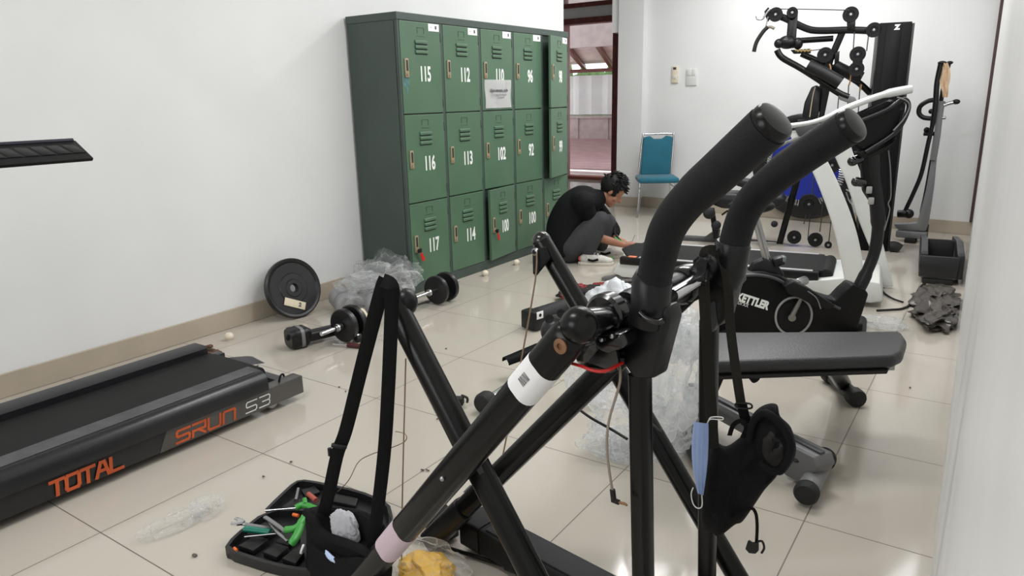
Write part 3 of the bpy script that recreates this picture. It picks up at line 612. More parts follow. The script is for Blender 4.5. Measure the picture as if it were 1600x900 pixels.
# pouch
def pouch(par, pts_front, offf, th, m, nm, bev=.012, sub=True):
    bm = B(); prism(bm, [M(*q, offf) for q in pts_front], AXD * th, bev, 3)
    bmesh.ops.triangulate(bm, faces=[f for f in bm.faces if len(f.verts) > 4])
    bmesh.ops.subdivide_edges(bm, edges=bm.edges[:], cuts=2, use_grid_fill=True)
    for v in bm.verts: v.co += V([noise.noise(v.co * 16 + V((k * 9, 0, 0))) for k in range(3)]) * .006
    return obj(nm, bm, m, par, ang=75)
pouch(bg, [(474, 806), (482, 796), (492, 804), (503, 832), (532, 848), (566, 862), (586, 878), (592, 900), (590, 970), (470, 970), (476, 880)], -.055, .05, bagf, 'pouch')
pouch(bg, [(484, 850), (500, 862), (530, 872), (560, 872), (584, 874), (586, 970), (474, 970), (478, 880)], -.068, .016, bagf, 'front_pocket', .004)
bm = B(); sweep(bm, spline([M(478, 800, -.05), M(494, 814, -.055), M(508, 836, -.06), M(550, 852, -.06), M(578, 866, -.06), M(592, 884, -.055)], 5), [.012] * 26, n=12); obj('rim', bm, bagf, bg)
bm = B(); sweep(bm, spline([M(482, 798, -.0), M(500, 795, -.0), M(560, 800, .0), M(595, 820, .0), M(604, 850, -.01), M(596, 900, -.02)], 5), [.007] * 26, n=12); obj('rear_rim', bm, bagf, bg)
pouch(bg, [(480, 800), (505, 796), (560, 802), (594, 820), (603, 850), (598, 970), (480, 970)], -.012, .012, bagf, 'back_panel', .004)
bm = B(); billow(bm, M(538, 822, -.035), (.05, .018, .043), .22, 5, None); tag(obj('plastic_wrapper', bm, film('milky_film', (226, 226, 232), .75, .98, 7, .25), ang=170), 'milky white plastic wrapper stuffed in the open top of the black pouch bag', 'wrapper')
bm = B(); crumple(bm, M(517, 871, -.070), (.024, .004, .010), .25, 2, 2, 3, rot=Matrix.Rotation(.3, 3, 'Y')); tag(obj('folded_mask', bm, mat('mask_blue', (196, 216, 250), .75)), 'pale blue folded mask peeking from the front pocket of the left bag', 'mask')
# second bag
b2 = thing('shoulder_bag', 'limp black shoulder bag hanging open from an olive strap on the cross trainer', 'bag', M(1170, 760, .36))
bm = B(); ribbon(bm, [M(1118, 392, .37), M(1108, 392, .345), M(1101, 400, .335), M(1100, 450, .33), M(1106, 560, .33), M(1112, 650, .33), M(1115, 700, .33)], .0235, .0022); obj('strap', bm, webo, b2)
bm = B(); ribbon(bm, [M(1118, 392, .38), M(1130, 410, .39), M(1137, 450, .37), M(1141, 510, .355), M(1150, 580, .35), M(1158, 632, .35)], .020, .0022); obj('strap', bm, webo, b2)
bm = B(); ribbon(bm, [M(1159, 630, .348), M(1162, 645, .348), M(1166, 662, .35)], .021, .005); obj('strap_end', bm, web, b2)
bm = B(); sweep(bm, spline([M(1151, 630, .34), M(1172, 631, .34), M(1173, 638, .34), M(1152, 637, .34)], 4, True), .0022, closed=True, n=8); obj('slider_buckle', bm, blkp, b2)
def lump(par, pts, c, th, m, nm, off):  # soft body: outline with a puffed front
    bm = B(); N = len(pts); rings = []
    for k, (s_, o) in enumerate(((1.0, .05), (1.0, .02), (.93, -.012), (.72, -.024), (.4, -.03), (.12, -.032))):
        ring = []
        for i, q in enumerate(pts):
            qq = (c[0] + (q[0] - c[0]) * s_, c[1] + (q[1] - c[1]) * s_)
            w_ = noise.noise(V((qq[0] * .03, qq[1] * .02, 4.2))) * .022 + abs(noise.noise(V((qq[0] * .05 + qq[1] * .03, qq[1] * .02, 1.2)))) * .02
            ring.append(bm.verts.new(M(*qq, off + o * th / .05 + w_ * (0 if k == 0 else 1))))
        rings.append(ring)
    for A, C in zip(rings, rings[1:]):
        for i in range(N): bm.faces.new((A[i], A[(i + 1) % N], C[(i + 1) % N], C[i]))
    bm.faces.new(rings[0]); bm.faces.new(rings[-1]); return obj(nm, bm, m, par, ang=80)
def dens(pts, n=4): 
    P = spline([V((a, b_, 0)) for a, b_ in pts], n, True); return [(p.x, p.y) for p in P]
lump(b2, dens([(1112, 690), (1135, 697), (1160, 680), (1172, 668), (1190, 690), (1212, 728), (1215, 742), (1195, 765), (1178, 790), (1160, 815), (1148, 820), (1124, 838), (1112, 832), (1096, 822), (1096, 780), (1104, 730)]), (1150, 750), .05, bagf, 'bag_body', .36)
lump(b2, dens([(1166, 672), (1178, 645), (1196, 632), (1214, 632), (1219, 650), (1236, 668), (1244, 700), (1238, 722), (1222, 742), (1205, 738), (1185, 722), (1168, 712)]), (1204, 690), .045, bagf, 'bag_mouth', .36)
lin_ = mat('bag_lining', (25, 22, 21), .7, var=.2, vscale=20)
lump(b2, dens([(1192, 680), (1202, 672), (1216, 682), (1226, 706), (1214, 728), (1200, 722), (1190, 704)], 3), (1206, 702), .01, lin_, 'mouth_opening', .335)
bm = B(); sweep(bm, spline([M(1170, 690, .33), M(1176, 662, .33), M(1192, 646, .33), M(1206, 650, .32), M(1224, 668, .325), M(1236, 700, .33), M(1222, 732, .33), M(1206, 736, .32), M(1188, 722, .32)], 5), .0075, n=12); obj('mouth_rim', bm, bagf, b2)
bm = B(); ribbon(bm, [M(1140, 680, .335), M(1146, 664, .33), M(1158, 658, .33), M(1166, 668, .33), M(1160, 684, .33)], .010, .003); obj('carry_loop', bm, web, b2)
bm = B(); ribbon(bm, [M(1112, 820, .36), M(1140, 812, .34), M(1170, 795, .34), M(1180, 800, .34), M(1183, 820, .34), M(1182, 848, .34)], .007, .002); obj('hanging_strap', bm, web, b2)
bm = B(); prism(bm, [M(*q, .335) for q in ((1168, 845), (1174, 849), (1184, 848), (1184, 862), (1180, 866), (1170, 865), (1164, 858))], AXD * .008, .002); sweep(bm, spline([M(1184, 846, .34), M(1191, 846, .34), M(1194, 856, .34), M(1190, 864, .34)], 4), .0025, n=8); obj('clip_buckle', bm, blkp, b2)
# ---------------------------------------------------------------- mask hanging on the strap
mk = thing('face_mask', 'pale blue surgical mask hanging by its loop from the olive bag strap', 'mask', M(1098, 770, .30))
mb = mat('mask_blue', (196, 216, 250), .75)
bm = B(); t = bmesh.new(); nx, nz = 16, 18; gv = []
for i in range(nx + 1):
    r_ = []
    for j in range(nz + 1):
        u_, v_ = i / nx, j / nz
        xl = 1084 + (1081 - 1084) * math.sin(v_ * PI) * 1.5 + 3 * v_ ** 2 * 2; xr = 1107 - 8 * v_ ** 1.6 + 1.5 * math.sin(v_ * PI)
        r_.append(t.verts.new(M(xl + (xr - xl) * u_, 659 + 112 * v_ + 3 * u_, .31 - .010 * math.sin(u_ * PI) + .0022 * math.sin(u_ * 19))))
    gv.append(r_)
for i in range(nx):
    for j in range(nz): t.faces.new((gv[i][j], gv[i + 1][j], gv[i + 1][j + 1], gv[i][j + 1]))
bmesh.ops.solidify(t, geom=t.faces[:], thickness=.0015); merge(bm, t); obj('mask_body', bm, mb, mk)
cw_ = mat('white_cord', (232, 232, 230), .7)
bm = B(); sweep(bm, spline([M(1105, 662, .31), M(1110, 655, .305), M(1128, 656, .315), M(1128, 652, .315), M(1111, 652, .305), M(1106, 660, .31)], 4), .0013, n=8); obj('ear_loop', bm, cw_, mk)
bm = B(); sweep(bm, spline([M(1083, 762, .31), M(1080, 772, .31), M(1083, 787, .31), M(1090, 794, .31), M(1097, 790, .31), M(1096, 768, .31)], 5), .0013, n=8); obj('ear_loop', bm, cw_, mk)
# ================================================================== treadmill at the left
SX = -2.60
tm = thing('treadmill', 'long black treadmill with orange lettering lying along the left wall', 'treadmill', (-2.9, .8, 0))
ysh = 2.05; YN = -.5
sidem = mat('treadmill_side_black', (27, 27, 29), .35, bump=.05, bscale=120, var=.06)
bm = B(); prism(bm, [(SX, YN, .035), (SX, YN, .125), (SX, ysh, .115), (SX, ysh, .035)], (-.06, 0, 0), .004); obj('side_frame', bm, sidem, tm)
silver = mat('treadmill_end_silver', (92, 90, 88), .35, .5, var=.08)
t = W(250, 710, x=SX + .002).y; t2 = W(262, 682, x=SX + .002).y
bm = B(); prism(bm, [(SX + .003, t, .034), (SX + .003, t2, .118), (SX + .003, ysh + .004, .118), (SX + .003, ysh + .004, .034)], (-.066, 0, 0), .003); obj('side_plate', bm, silver, tm)
railm = mat('foot_rail_black', (27, 28, 31), .3, bump=.1, bscale=60, var=.1, vscale=4)
worn = mat('worn_foot_rail', (68, 68, 70), .5, bump=.5, bscale=30, var=.25, vscale=9)
bm = B(); sec = [(0, 0), (.0, .045), (-.012, .068), (-.03, .08), (-.045, .084), (-.135, .084), (-.14, .08), (-.14, .0)]
prism(bm, [(SX + .012 + a, YN, .118 + b_) for a, b_ in sec], (0, 1.86 - YN, 0)); obj('foot_rail', bm, railm, tm, ang=30)
bm = B(); prism(bm, [(SX + .012 + a, YN + .01, .118 + b_) for a, b_ in ((-.045, .0842), (-.045, .086), (-.128, .086), (-.128, .0842))], (0, 1.83 - YN - .01, 0)); obj('rail_tread', bm, worn, tm, False)
belt = mat('treadmill_belt', (32, 32, 32), .7, bump=.45, bscale=350, var=.1, vscale=3, spec=.2)
bm = B(); box(bm, (-3.125, YN, .14), (-2.73, 1.93, .172), .006); obj('belt', bm, belt, tm)
bm = B(); rtube(bm, (-3.11, 1.93, .135), (-2.74, 1.93, .135), .034); obj('rear_roller', bm, belt, tm)
bm = B(); prism(bm, [(-3.12 - a, YN, .125 + b_) for a, b_ in ((0, 0), (0, .075), (.02, .085), (.10, .085), (.125, .07), (.13, 0))], (0, 1.92 - YN, 0)); obj('foot_rail', bm, railm, tm, ang=30)
bm = B(); box(bm, (-3.24, YN, .035), (-3.18, ysh, .125), .004); obj('side_frame', bm, sidem, tm)
bm = B(); box(bm, (-3.2, 1.98, .05), (-2.64, 2.03, .10), .004); obj('rear_crossbar', bm, dgrey, tm)
bm = B(); lathe(bm, (-2.66, 1.90, .03), (1, 0, 0), [(0, 0), (.026, 0), (.03, .004), (.03, .028), (.024, .034), (0, .034)], 24); fw_ = obj('rear_foot_wheel', bm, whitep if False else steel, tm)
bm = B(); hull(bm, [(-3.05, 2.0, .115), (-2.95, 2.0, .115), (-3.07, 2.13, .10), (-2.93, 2.1, .10), (-3.0, 2.05, .14), (-3.09, 1.98, .135)]); obj('belt_bracket', bm, dgrey, tm)
bm = B(); sweep(bm, spline([(-2.62, 1.94, .12), (-2.62, 1.95, .145), (-2.62, 1.965, .15), (-2.62, 1.97, .138)], 4), .005, n=8); obj('hook_bolt', bm, blkm, tm)
# lettering: panel face at x = SX, reading along +y
def lett(o_y, z, w, h, s, sw, m, lines, gap, slant=.0):
    bm = B(); x0 = o_y
    for chs in s:
        ls = lines[chs]; strokes(bm, [[(a + slant * b_, b_) for a, b_ in ln] for ln in ls], (SX + .0046, x0, z), (0, 1, 0), (0, 0, 1), w, h, sw)
        x0 += w + gap
    return bm
TOT = {'T': [[(0, 1), (1, 1)], [(.5, 1), (.5, 0)]], 'O': [[(.12, 0), (.88, 0), (1, .15), (1, .85), (.88, 1), (.12, 1), (0, .85), (0, .15), (.12, 0)]], 'A': [[(0, 0), (.35, 1), (.65, 1), (1, 0)], [(.15, .38), (.85, .38)]], 'L': [[(0, 1), (0, 0), (1, 0)]]}
ya = W(75, 755, x=SX).y; yb = W(190, 722, x=SX).y
wl = (yb - ya) / 5.9
obj('total_lettering', lett(ya, .046, wl, .052, 'TOTAL', .0125, orange, TOT, wl * .22, .12), orange, tm, False, 'orange block lettering')
SR = {'S': [[(1, 1), (.1, 1), (0, .88), (0, .62), (.1, .5), (.9, .5), (1, .38), (1, .12), (.9, 0), (0, 0)]], 'R': [[(0, 0), (0, .45), (1, .45), (1, 1), (0, 1)], [(.45, .45), (1, 0)]], 'U': [[(0, 1), (0, .12), (.1, 0), (.9, 0), (1, .12), (1, 1)]], 'N': [[(0, 0), (0, .88), (.1, 1), (.9, 1), (1, .88), (1, 0)]],
      '3': [[(0, 1), (.9, 1), (1, .88), (1, .62), (.9, .5), (.3, .5)], [(.9, .5), (1, .38), (1, .12), (.9, 0), (0, 0)]]}
ya = W(275, 690, x=SX).y; yb = W(368, 662, x=SX).y; wl = (yb - ya) / 4.9
obj('model_lettering', lett(ya, .048, wl, .048, 'SRUN', .0105, orange, SR, wl * .28, .12), orange, tm, False, 'orange square lettering')
ya = W(384, 648, x=SX).y; yb = W(421, 638, x=SX).y; wl = (yb - ya) / 2.3
obj('model_number', lett(ya, .05, wl, .046, 'S3', .0055, whitep, SR, wl * .3, .12), whitep, tm, False, 'white outlined lettering')
# its side handrail shelf with a slatted recess, and the mast beyond the frame edge
bm = B(); q = [W(147, 247, x=-2.86), W(118, 219, x=-3.0)]
yy = q[0].y; z0_, z1_ = q[0].z, q[1].z; yt = q[1].y
pl_ = [V((-2.86, yy, z0_)), V((-3.0, yt, z1_))]
lo_y = .55
lowl = V((-2.86, lo_y, z0_)); upl = V((-3.0, lo_y, z1_))
prism(bm, [pl_[0], pl_[1], upl, lowl], V((-.012, 0, -.012)), .004); hr = obj('handrail_panel', bm, blkm, tm)
u1 = (pl_[1] - pl_[0]); nrm = (V((0, 1, 0)).cross(V((-.14, 0, z1_ - z0_)))).normalized()
if nrm.dot(EYE - pl_[0]) < 0: nrm = -nrm
def hp(y, t): return V((-2.86 - .14 * t, y, z0_ + (z1_ - z0_) * t)) + nrm * .0006
bm = B(); prism(bm, [hp(lo_y, .3), hp(yy - .02, .3), hp(yt - .04, .78), hp(lo_y, .78)], nrm * .001); obj('recess', bm, rub, hr, False)
for k in range(11):
    y_ = yy - .05 - k * .055; bm = B(); prism(bm, [hp(y_, .3), hp(y_ + .045, .3), hp(y_ + .03, .74), hp(y_ - .012, .74)], nrm * .003, .001); obj('slat', bm, blkp, hr)
bm = B(); sweep(bm, [hp(lo_y, 1.0), hp(yt - .01, 1.0)], .008, n=10); obj('edge_trim', bm, mat('blue_black_trim', (40, 40, 52), .3), hr)
bm = B(); sweep(bm, [(-2.95, .50, .15), (-2.95, .52, 1.2)], 1, rrect(.06, .09, .02, 3), (0, 1, 0)); obj('mast', bm, blk, tm)
bm = B(); sweep(bm, [(-2.95, .52, 1.17), (-2.95, .62, z0_ + .01)], 1, rrect(.07, .03, .01, 3), (0, 0, 1)); obj('rail_joint', bm, blk, tm)
#PART3
# ================================================================== person squatting
pdir = V((CR.x, CR.y, 0)).normalized(); pn = V((-pdir.y, pdir.x, 0))      # pdir = the way the person faces, pn = away from the camera
PB = W(915, 408, z=0); PB.z = 0
def Q(px, py, off=0.0): return W(px, py, pl=(PB + pn * off, pn))
per = thing('person', 'person in a black shirt and grey trousers squatting beside the lockers, working on a treadmill', 'person', PB)
def remesh(o, vox, sm=4):
    m_ = o.modifiers.new('r', 'REMESH'); m_.mode = 'VOXEL'; m_.voxel_size = vox; m_.use_smooth_shade = True
    s_ = o.modifiers.new('s', 'SMOOTH'); s_.iterations = sm; s_.factor = .5
def limb(bm, pts, rad, n=18):
    P = spline(pts, 5); N = len(P); R = []
    for i in range(N):
        t = i / (N - 1) * (len(rad) - 1); k = min(int(t), len(rad) - 2); R.append(rad[k] + (rad[k + 1] - rad[k]) * (t - k))
    sweep(bm, P, R, n=n); ball(bm, P[0], R[0], n=14); ball(bm, P[-1], R[-1], n=14)
hipN, hipF = Q(893, 384, -.08), Q(897, 384, .09); kneeN, kneeF = Q(939, 343, -.15), Q(950, 347, .13)
ankN, ankF = Q(920, 396, -.12), Q(938, 392, .13)
shN, shF = Q(912, 316, -.16), Q(925, 314, .17); nk = Q(936, 309, 0.0); hd = Q(957, 299, .0)
elN, elF = Q(930, 368, -.17) if False else Q(938, 372, -.06), Q(958, 355, .20); wrN, wrF = Q(974, 383, .0), Q(962, 373, .10)
# body: torso, neck, head, arms, legs as one surface
bm = B()
limb(bm, [Q(890, 376, 0), Q(888, 350, 0), Q(905, 322, 0), Q(928, 312, 0)], [.12, .12, .12, .06])
limb(bm, [Q(930, 313, 0), Q(938, 309, 0), Q(946, 305, 0)], [.052, .050, .050])
F = (Q(967, 318) - hd).normalized(); F = (pdir * .70 + V((0, 0, -.62)) - pn * .12).normalized(); U_ = (V((0, 0, 1)) + F * .62); U_ = (U_ - F * U_.dot(F)).normalized(); S_ = F.cross(U_)
hrot = Matrix((F, S_, U_)).transposed()
def hp_(f, s_, u_): return hd + F * f + S_ * s_ + U_ * u_
ball(bm, hp_(-.01, 0, .03), .093, (1.02, .82, 1.0), 28, hrot)
ball(bm, hp_(.025, 0, -.045), .068, (.95, .82, 1.05), 24, hrot); ball(bm, hp_(.055, 0, -.095), .03, (1, 1.1, .8), 16, hrot)
limb(bm, [hp_(.075, 0, .01), hp_(.098, 0, -.025)], [.010, .016], 10)
for s_ in (-1, 1):
    ball(bm, hp_(-.012, s_ * .075, -.005), .026, (.7, .35, 1.15), 14, hrot)
    ball(bm, hp_(.072, s_ * .032, .022), .014, (.6, 1.4, .5), 10, hrot)
    ball(bm, hp_(.05, s_ * .045, -.03), .022, (.9, .8, .9), 12, hrot)
ball(bm, hp_(.077, 0, -.060), .014, (.7, 1.7, .45), 10, hrot); ball(bm, hp_(.075, 0, -.071), .013, (.7, 1.5, .5), 10, hrot)
limb(bm, [hipN, (hipN + kneeN) / 2, kneeN], [.08, .075, .052]); limb(bm, [kneeN, (kneeN + ankN) / 2, ankN], [.052, .05, .036])
limb(bm, [hipF, (hipF + kneeF) / 2, kneeF], [.08, .075, .052]); limb(bm, [kneeF, (kneeF + ankF) / 2, ankF], [.052, .05, .036])
limb(bm, [shN, elN], [.046, .036]); limb(bm, [elN, (elN * .5 + wrN * .5), wrN], [.036, .034, .022]); limb(bm, [shF, elF], [.046, .036]); limb(bm, [elF, wrF], [.036, .022])
for (w0, tip, sgn) in ((wrN, Q(985, 382, .0), 1), (wrF, Q(972, 377, .08), -1)):
    d_ = (tip - w0).normalized(); u_ = V((0, 0, 1)); s2 = d_.cross(u_).normalized()
    limb(bm, [w0, w0 + d_ * .03, w0 + d_ * .065 + u_ * .004], [.019, .026, .024], 12)
    for k in range(4):
        b0 = w0 + d_ * .07 + s2 * (-.021 + .014 * k); L = (.062, .074, .070, .054)[k]
        limb(bm, [b0, b0 + d_ * L * .45 + u_ * .006, b0 + d_ * L * .8 - u_ * .006, b0 + d_ * L * .85 - u_ * .024], [.0085, .008, .007, .006], 8)
    limb(bm, [w0 + d_ * .02 - s2 * .02 * sgn, w0 + d_ * .045 - s2 * .038 * sgn, w0 + d_ * .078 - s2 * .03 * sgn - u_ * .014], [.011, .010, .0075], 8)
bd = obj('body', bm, skin, per); remesh(bd, .006, 2)
bm = B()
limb(bm, [Q(884, 380, 0), Q(882, 356, 0), Q(896, 328, 0), Q(914, 315, 0), Q(930, 312, 0)], [.155, .155, .155, .145, .09])
for a, b_ in ((-1, shN), (1, shF)): limb(bm, [Q(908, 318, .06 * a), b_ ], [.12, .085]); limb(bm, [Q(932, 312, .02 * a), b_ ], [.06, .075])
limb(bm, [shN, (shN * .4 + elN * .6) - pdir * .0], [.072, .055]); limb(bm, [shF, elF, (elF * .45 + wrF * .55)], [.07, .052, .042])
limb(bm, [Q(922, 317, 0), Q(931, 311, 0), Q(938, 308, 0)], [.10, .085, .064])
sh = obj('shirt', bm, mat('black_shirt', (17, 17, 20), .85, bump=.5, bscale=25, spec=.2), per); remesh(sh, .010, 5)
bm = B()
limb(bm, [Q(890, 388, -.02), Q(898, 386, .02)], [.125, .125])
for h_, k_, a_ in ((hipN, kneeN, ankN), (hipF, kneeF, ankF)):
    limb(bm, [h_, (h_ + k_) / 2 + V((0, 0, .0)), k_], [.105, .095, .070]); limb(bm, [k_, (k_ + a_) / 2 - pdir * .01, a_ + V((0, 0, .01))], [.070, .072, .05])
tr = obj('trousers', bm, mat('grey_trousers', (66, 66, 69), .85, bump=.6, bscale=30, var=.06, spec=.2), per); remesh(tr, .010, 4)
bm = B(); hb_ = bmesh.new(); bmesh.ops.create_icosphere(hb_, subdivisions=4, radius=1)
for v in hb_.verts:
    d_ = v.co.normalized(); n_ = noise.noise(d_ * 5 + V((3, 1, 2))) * .5 + abs(noise.noise(d_ * 13)) * .6
    v.co = hp_(0, 0, 0) + (F * d_.x * .106 + S_ * d_.y * .088 + U_ * d_.z * .103) * (1 + .14 * n_) + U_ * .042 - F * .026
# cut the hair away from the face
geom = [v for v in hb_.verts if (v.co - hd).dot(F) > .045 and (v.co - hd).dot(U_) < .045 + .5 * ((v.co - hd).dot(F) - .045) or ((v.co - hd).dot(U_) < -.035 and (v.co - hd).dot(F) > -.045)]
bmesh.ops.delete(hb_, geom=geom, context='VERTS'); merge(bm, hb_)
random.seed(7)
for k in range(170):
    th = random.uniform(0, 2 * PI); ph = random.uniform(.0, 1.45); d_ = V((math.cos(th) * math.sin(ph), math.sin(th) * math.sin(ph), math.cos(ph)))
    b0 = hd + U_ * .042 - F * .026 + (F * d_.x * .103 + S_ * d_.y * .086 + U_ * d_.z * .10)
    if (b0 - hd).dot(F) > .05 and (b0 - hd).dot(U_) < .05: continue
    dv = (F * d_.x + S_ * d_.y + U_ * d_.z).normalized(); g_ = (dv * .6 + F * random.uniform(.1, .8) + S_ * random.uniform(-.5, .5) + V((0, 0, -.25))).normalized()
    L = random.uniform(.025, .045); sweep(bm, [b0, b0 + (dv + g_).normalized() * L * .5, b0 + (dv * .4 + g_).normalized() * L], [.009, .006, .0012], n=5)
obj('hair', bm, mat('black_hair', (14, 13, 14), .6, bump=.5, bscale=200, spec=.3), per)
for a_, lab in ((ankN, 'near'), (ankF, 'far')):
    f0_ = V((a_.x, a_.y, 0)); dd = (pdir - pn * .25 * (1 if lab == 'near' else .3)).normalized(); s2 = V((-dd.y, dd.x, 0)); rot = Matrix((dd, s2, V((0, 0, 1)))).transposed()
    bm = B(); ball(bm, f0_ - dd * .02 + V((0, 0, .05)), .055, (1.1, .82, .8), 20, rot); ball(bm, f0_ + dd * .08 + V((0, 0, .045)), .06, (1.5, .8, .6), 22, rot); ball(bm, f0_ + dd * .15 + V((0, 0, .035)), .045, (1.2, .95, .68), 20, rot)
    limb(bm, [f0_ + V((0, 0, .06)), f0_ + V((0, 0, .095))], [.05, .046]); s_ = obj('shoe', bm, mat('sneaker_white', (196, 194, 188), .6, var=.1, vscale=30), per); remesh(s_, .006, 3)
    bm = B(); prism(bm, [f0_ + rot @ V(q) for q in ((-.085, -.03, .0), (-.06, -.045, .0), (.1, -.045, 0), (.17, -.048, 0), (.205, -.02, 0), (.205, .02, 0), (.17, .045, 0), (.0, .042, 0), (-.08, .03, 0))], (0, 0, .024), .004); obj('sole', bm, mat('sole_cream', (205, 198, 186), .6), s_)
    bm = B(); ribbon(bm, [f0_ + rot @ V((.0, -.0485, .05)), f0_ + rot @ V((.04, -.054, .042)), f0_ + rot @ V((.085, -.053, .055))], .02, .003, -s2); obj('side_stripe', bm, blkm, s_)
    bm = B(); rbox(bm, f0_ + rot @ V((-.07, 0, .05)), (.03, .05, .04), rot, .01); obj('heel_tab', bm, mat('heel_red', (190, 84, 62), .6), s_)
    bm = B()
    for k in range(4): p_ = f0_ + rot @ V((.05 + .026 * k, 0, .096 - .011 * k)); sweep(bm, [p_ - s2 * .022, p_ + V((0, 0, .006)), p_ + s2 * .022], .0035, n=6)
    obj('laces', bm, cw_, s_)
# tools on the floor by the person, and in the hands
bm = B(); limb(bm, [Q(984, 386, 0), Q(990, 372, .01), Q(992, 367, .01)], [.003, .003, .002], 6)
tag(obj('screwdriver_shaft', bm, steel), 'thin steel screwdriver held in the squatting person\'s hand', 'screwdriver')
bs = thing('green_cutter', 'green handled cutter on the floor in front of the sneakers', 'pliers', Q(945, 410, .1))
bm = B(); sweep(bm, spline([W(944, 405, z=.02), W(951, 408, z=.03), W(957, 403, z=.02)], 5), .014, n=10); obj('handle', bm, greenp, bs)
bm = B(); sweep(bm, spline([W(944, 402, z=.02), W(940, 399, z=.02), W(938, 396, z=.02)], 5), .012, n=8); obj('jaw', bm, blkp, bs)
bs = thing('green_hand_tool', 'small green and black tool held in the squatting person\'s far hand', 'tool', Q(966, 376, .08))
bm = B(); sweep(bm, [Q(960, 372, .06), Q(972, 378, .05)], .012, n=10); obj('grip', bm, greenp, bs)
bm = B(); sweep(bm, spline([Q(962, 350, .1), Q(960, 362, .08), Q(966, 372, .06), Q(971, 377, .05)], 5), .009, n=8); obj('hose', bm, rub, bs)
# ================================================================== far treadmill (white base)
tb = thing('treadmill', 'white based treadmill with silver rails behind the exercise bike, next to the squatting person', 'treadmill', (-1.6, 5.0, 0))
n0, n1, fL, fR = W(972, 403, z=.2), W(1290, 428, z=.2), W(1010, 379, z=.2), W(1320, 402, z=.2)
tx = (n1 - n0).normalized(); tx.z = 0; ty = V((-tx.y, tx.x, 0)); wid = (fL - n0).dot(ty)
LT = (n1 - n0).length + .1
def tp(u, v, z): return V((n0.x, n0.y, 0)) + tx * u + ty * v + V((0, 0, z))
bm = B(); prism(bm, [tp(0, .0, .0) + V((0, 0, z)) if False else tp(u, .02, z) for u, z in ((-.08, .08), (-.04, .15), (LT + .0, .15), (LT + .0, .05), (.0, .05))], ty * (wid - .04), .006); obj('base_frame', bm, whitep, tb)
bm = B(); prism(bm, [tp(.02, .06, .19), tp(LT - .12, .06, .19), tp(LT - .12, wid - .06, .19), tp(-.06, wid - .06, .19), tp(-.1, wid * .5, .19)], (0, 0, .016), .003); obj('belt', bm, belt, tb)
bm = B(); rtube(bm, tp(LT - .1, .07, .175), tp(LT - .1, wid - .07, .175), .042); obj('front_roller', bm, belt, tb)
for v_ in (.03, wid - .03):
    bm = B(); prism(bm, [tp(-.02, v_ - .03, z) + ty * a for a, z in ((0, .15), (0, .205), (.06, .205), (.06, .15))], tx * (LT - .12), .008); r_ = obj('side_rail', bm, blkp, tb)
    bm = B(); prism(bm, [tp(.12, v_ - .02 + a, .205) for a in (0, .04)] + [tp(LT - .18, v_ - .02 + a, .205) for a in (.04, 0)], (0, 0, .006), .002); obj('rail_strip', bm, mat('rail_silver', (190, 190, 190), .3, .3), r_)
    bm = B(); prism(bm, [tp(.04, v_ - .02 + a, .205) for a in (0, .04)] + [tp(.10, v_ - .02 + a, .205) for a in (.04, 0)], (0, 0, .006), .002); obj('red_mark', bm, mat('orange_mark', (214, 120, 84), .5), r_)
bm = B(); prism(bm, [tp(-.02, .05, .0), tp(.24, .05, .05), tp(.22, .05, .06), tp(-.1, .05, .02)], ty * .12, .003); obj('rear_foot', bm, steel, tb)
bm = B(); prism(bm, [tp(-.16, .05, .0), tp(.06, .05, .05), tp(.03, .05, .065), tp(-.18, .05, .02)], ty * .08, .003); obj('rear_foot', bm, grey, tb)
bm = B(); prism(bm, [tp(LT + .12, .0, .0) + V((0, 0, z)) + tx * u for u, z in ((-.34, .06), (.06, .03), (.13, .05), (.10, .17), (-.08, .19), (-.34, .14))], ty * wid, .012, 3); obj('motor_hood', bm, whitep, tb)
bm = B(); rtube(bm, W(1245, 443, z=.17), W(1258, 438, z=.17), .03); obj('belt_tensioner', bm, steel, tb)
bm = B(); text_bm(bm, 'C', tp(.62, .019, .10), tx, (0, 0, 1), .07, 1.3, .002); obj('side_logo', bm, blkm, tb, False)
u0 = vplane((n1.x + .05, n1.y + .0), (n1.x + .05 + tx.x, n1.y + tx.y))
def upright(pts, off, w_, nm='upright'):
    bm = B(); P = spline([u0(*q, off) for q in pts], 6); sweep(bm, P, 1, rrect(.05, w_, .015, 4), tx); return obj(nm, bm, whitep, tb, ang=60)
def ribup(polyL, polyR, off, th, nm, m=whitep):
    a = spline([V((x, y, 0)) for x, y in polyL], 6); c = spline([V((x, y, 0)) for x, y in polyR], 6)
    bm = B(); N = len(a); R_ = []
    for i in range(N):
        R_.append([bm.verts.new(u0(a[i].x, a[i].y, off)), bm.verts.new(u0(c[i].x, c[i].y, off)), bm.verts.new(u0(c[i].x, c[i].y, off) + u0.n * th), bm.verts.new(u0(a[i].x, a[i].y, off) + u0.n * th)])
    for A, C in zip(R_, R_[1:]):
        for k in range(4): bm.faces.new((A[k], A[(k + 1) % 4], C[(k + 1) % 4], C[k]))
    bm.faces.new(R_[0]); bm.faces.new(R_[-1]); bmesh.ops.recalc_face_normals(bm, faces=bm.faces[:])
    es = [e for e in bm.edges if len(e.link_faces) == 2 and e.calc_face_angle(0) > .8]; bmesh.ops.bevel(bm, geom=es, offset=.006, segments=2, affect='EDGES', clamp_overlap=True)
    return obj(nm, bm, m, tb, ang=50)
ribup([(1232, 205), (1244, 232), (1266, 262), (1290, 320), (1306, 372), (1320, 440)], [(1262, 205), (1284, 238), (1308, 285), (1332, 345), (1345, 395), (1350, 440)], .0, .06, 'upright')
ribup([(1292, 195), (1302, 238), (1322, 285), (1342, 345), (1362, 395), (1380, 448)], [(1320, 195), (1332, 238), (1352, 290), (1368, 340), (1384, 400), (1396, 448)], wid - .06, .06, 'upright')
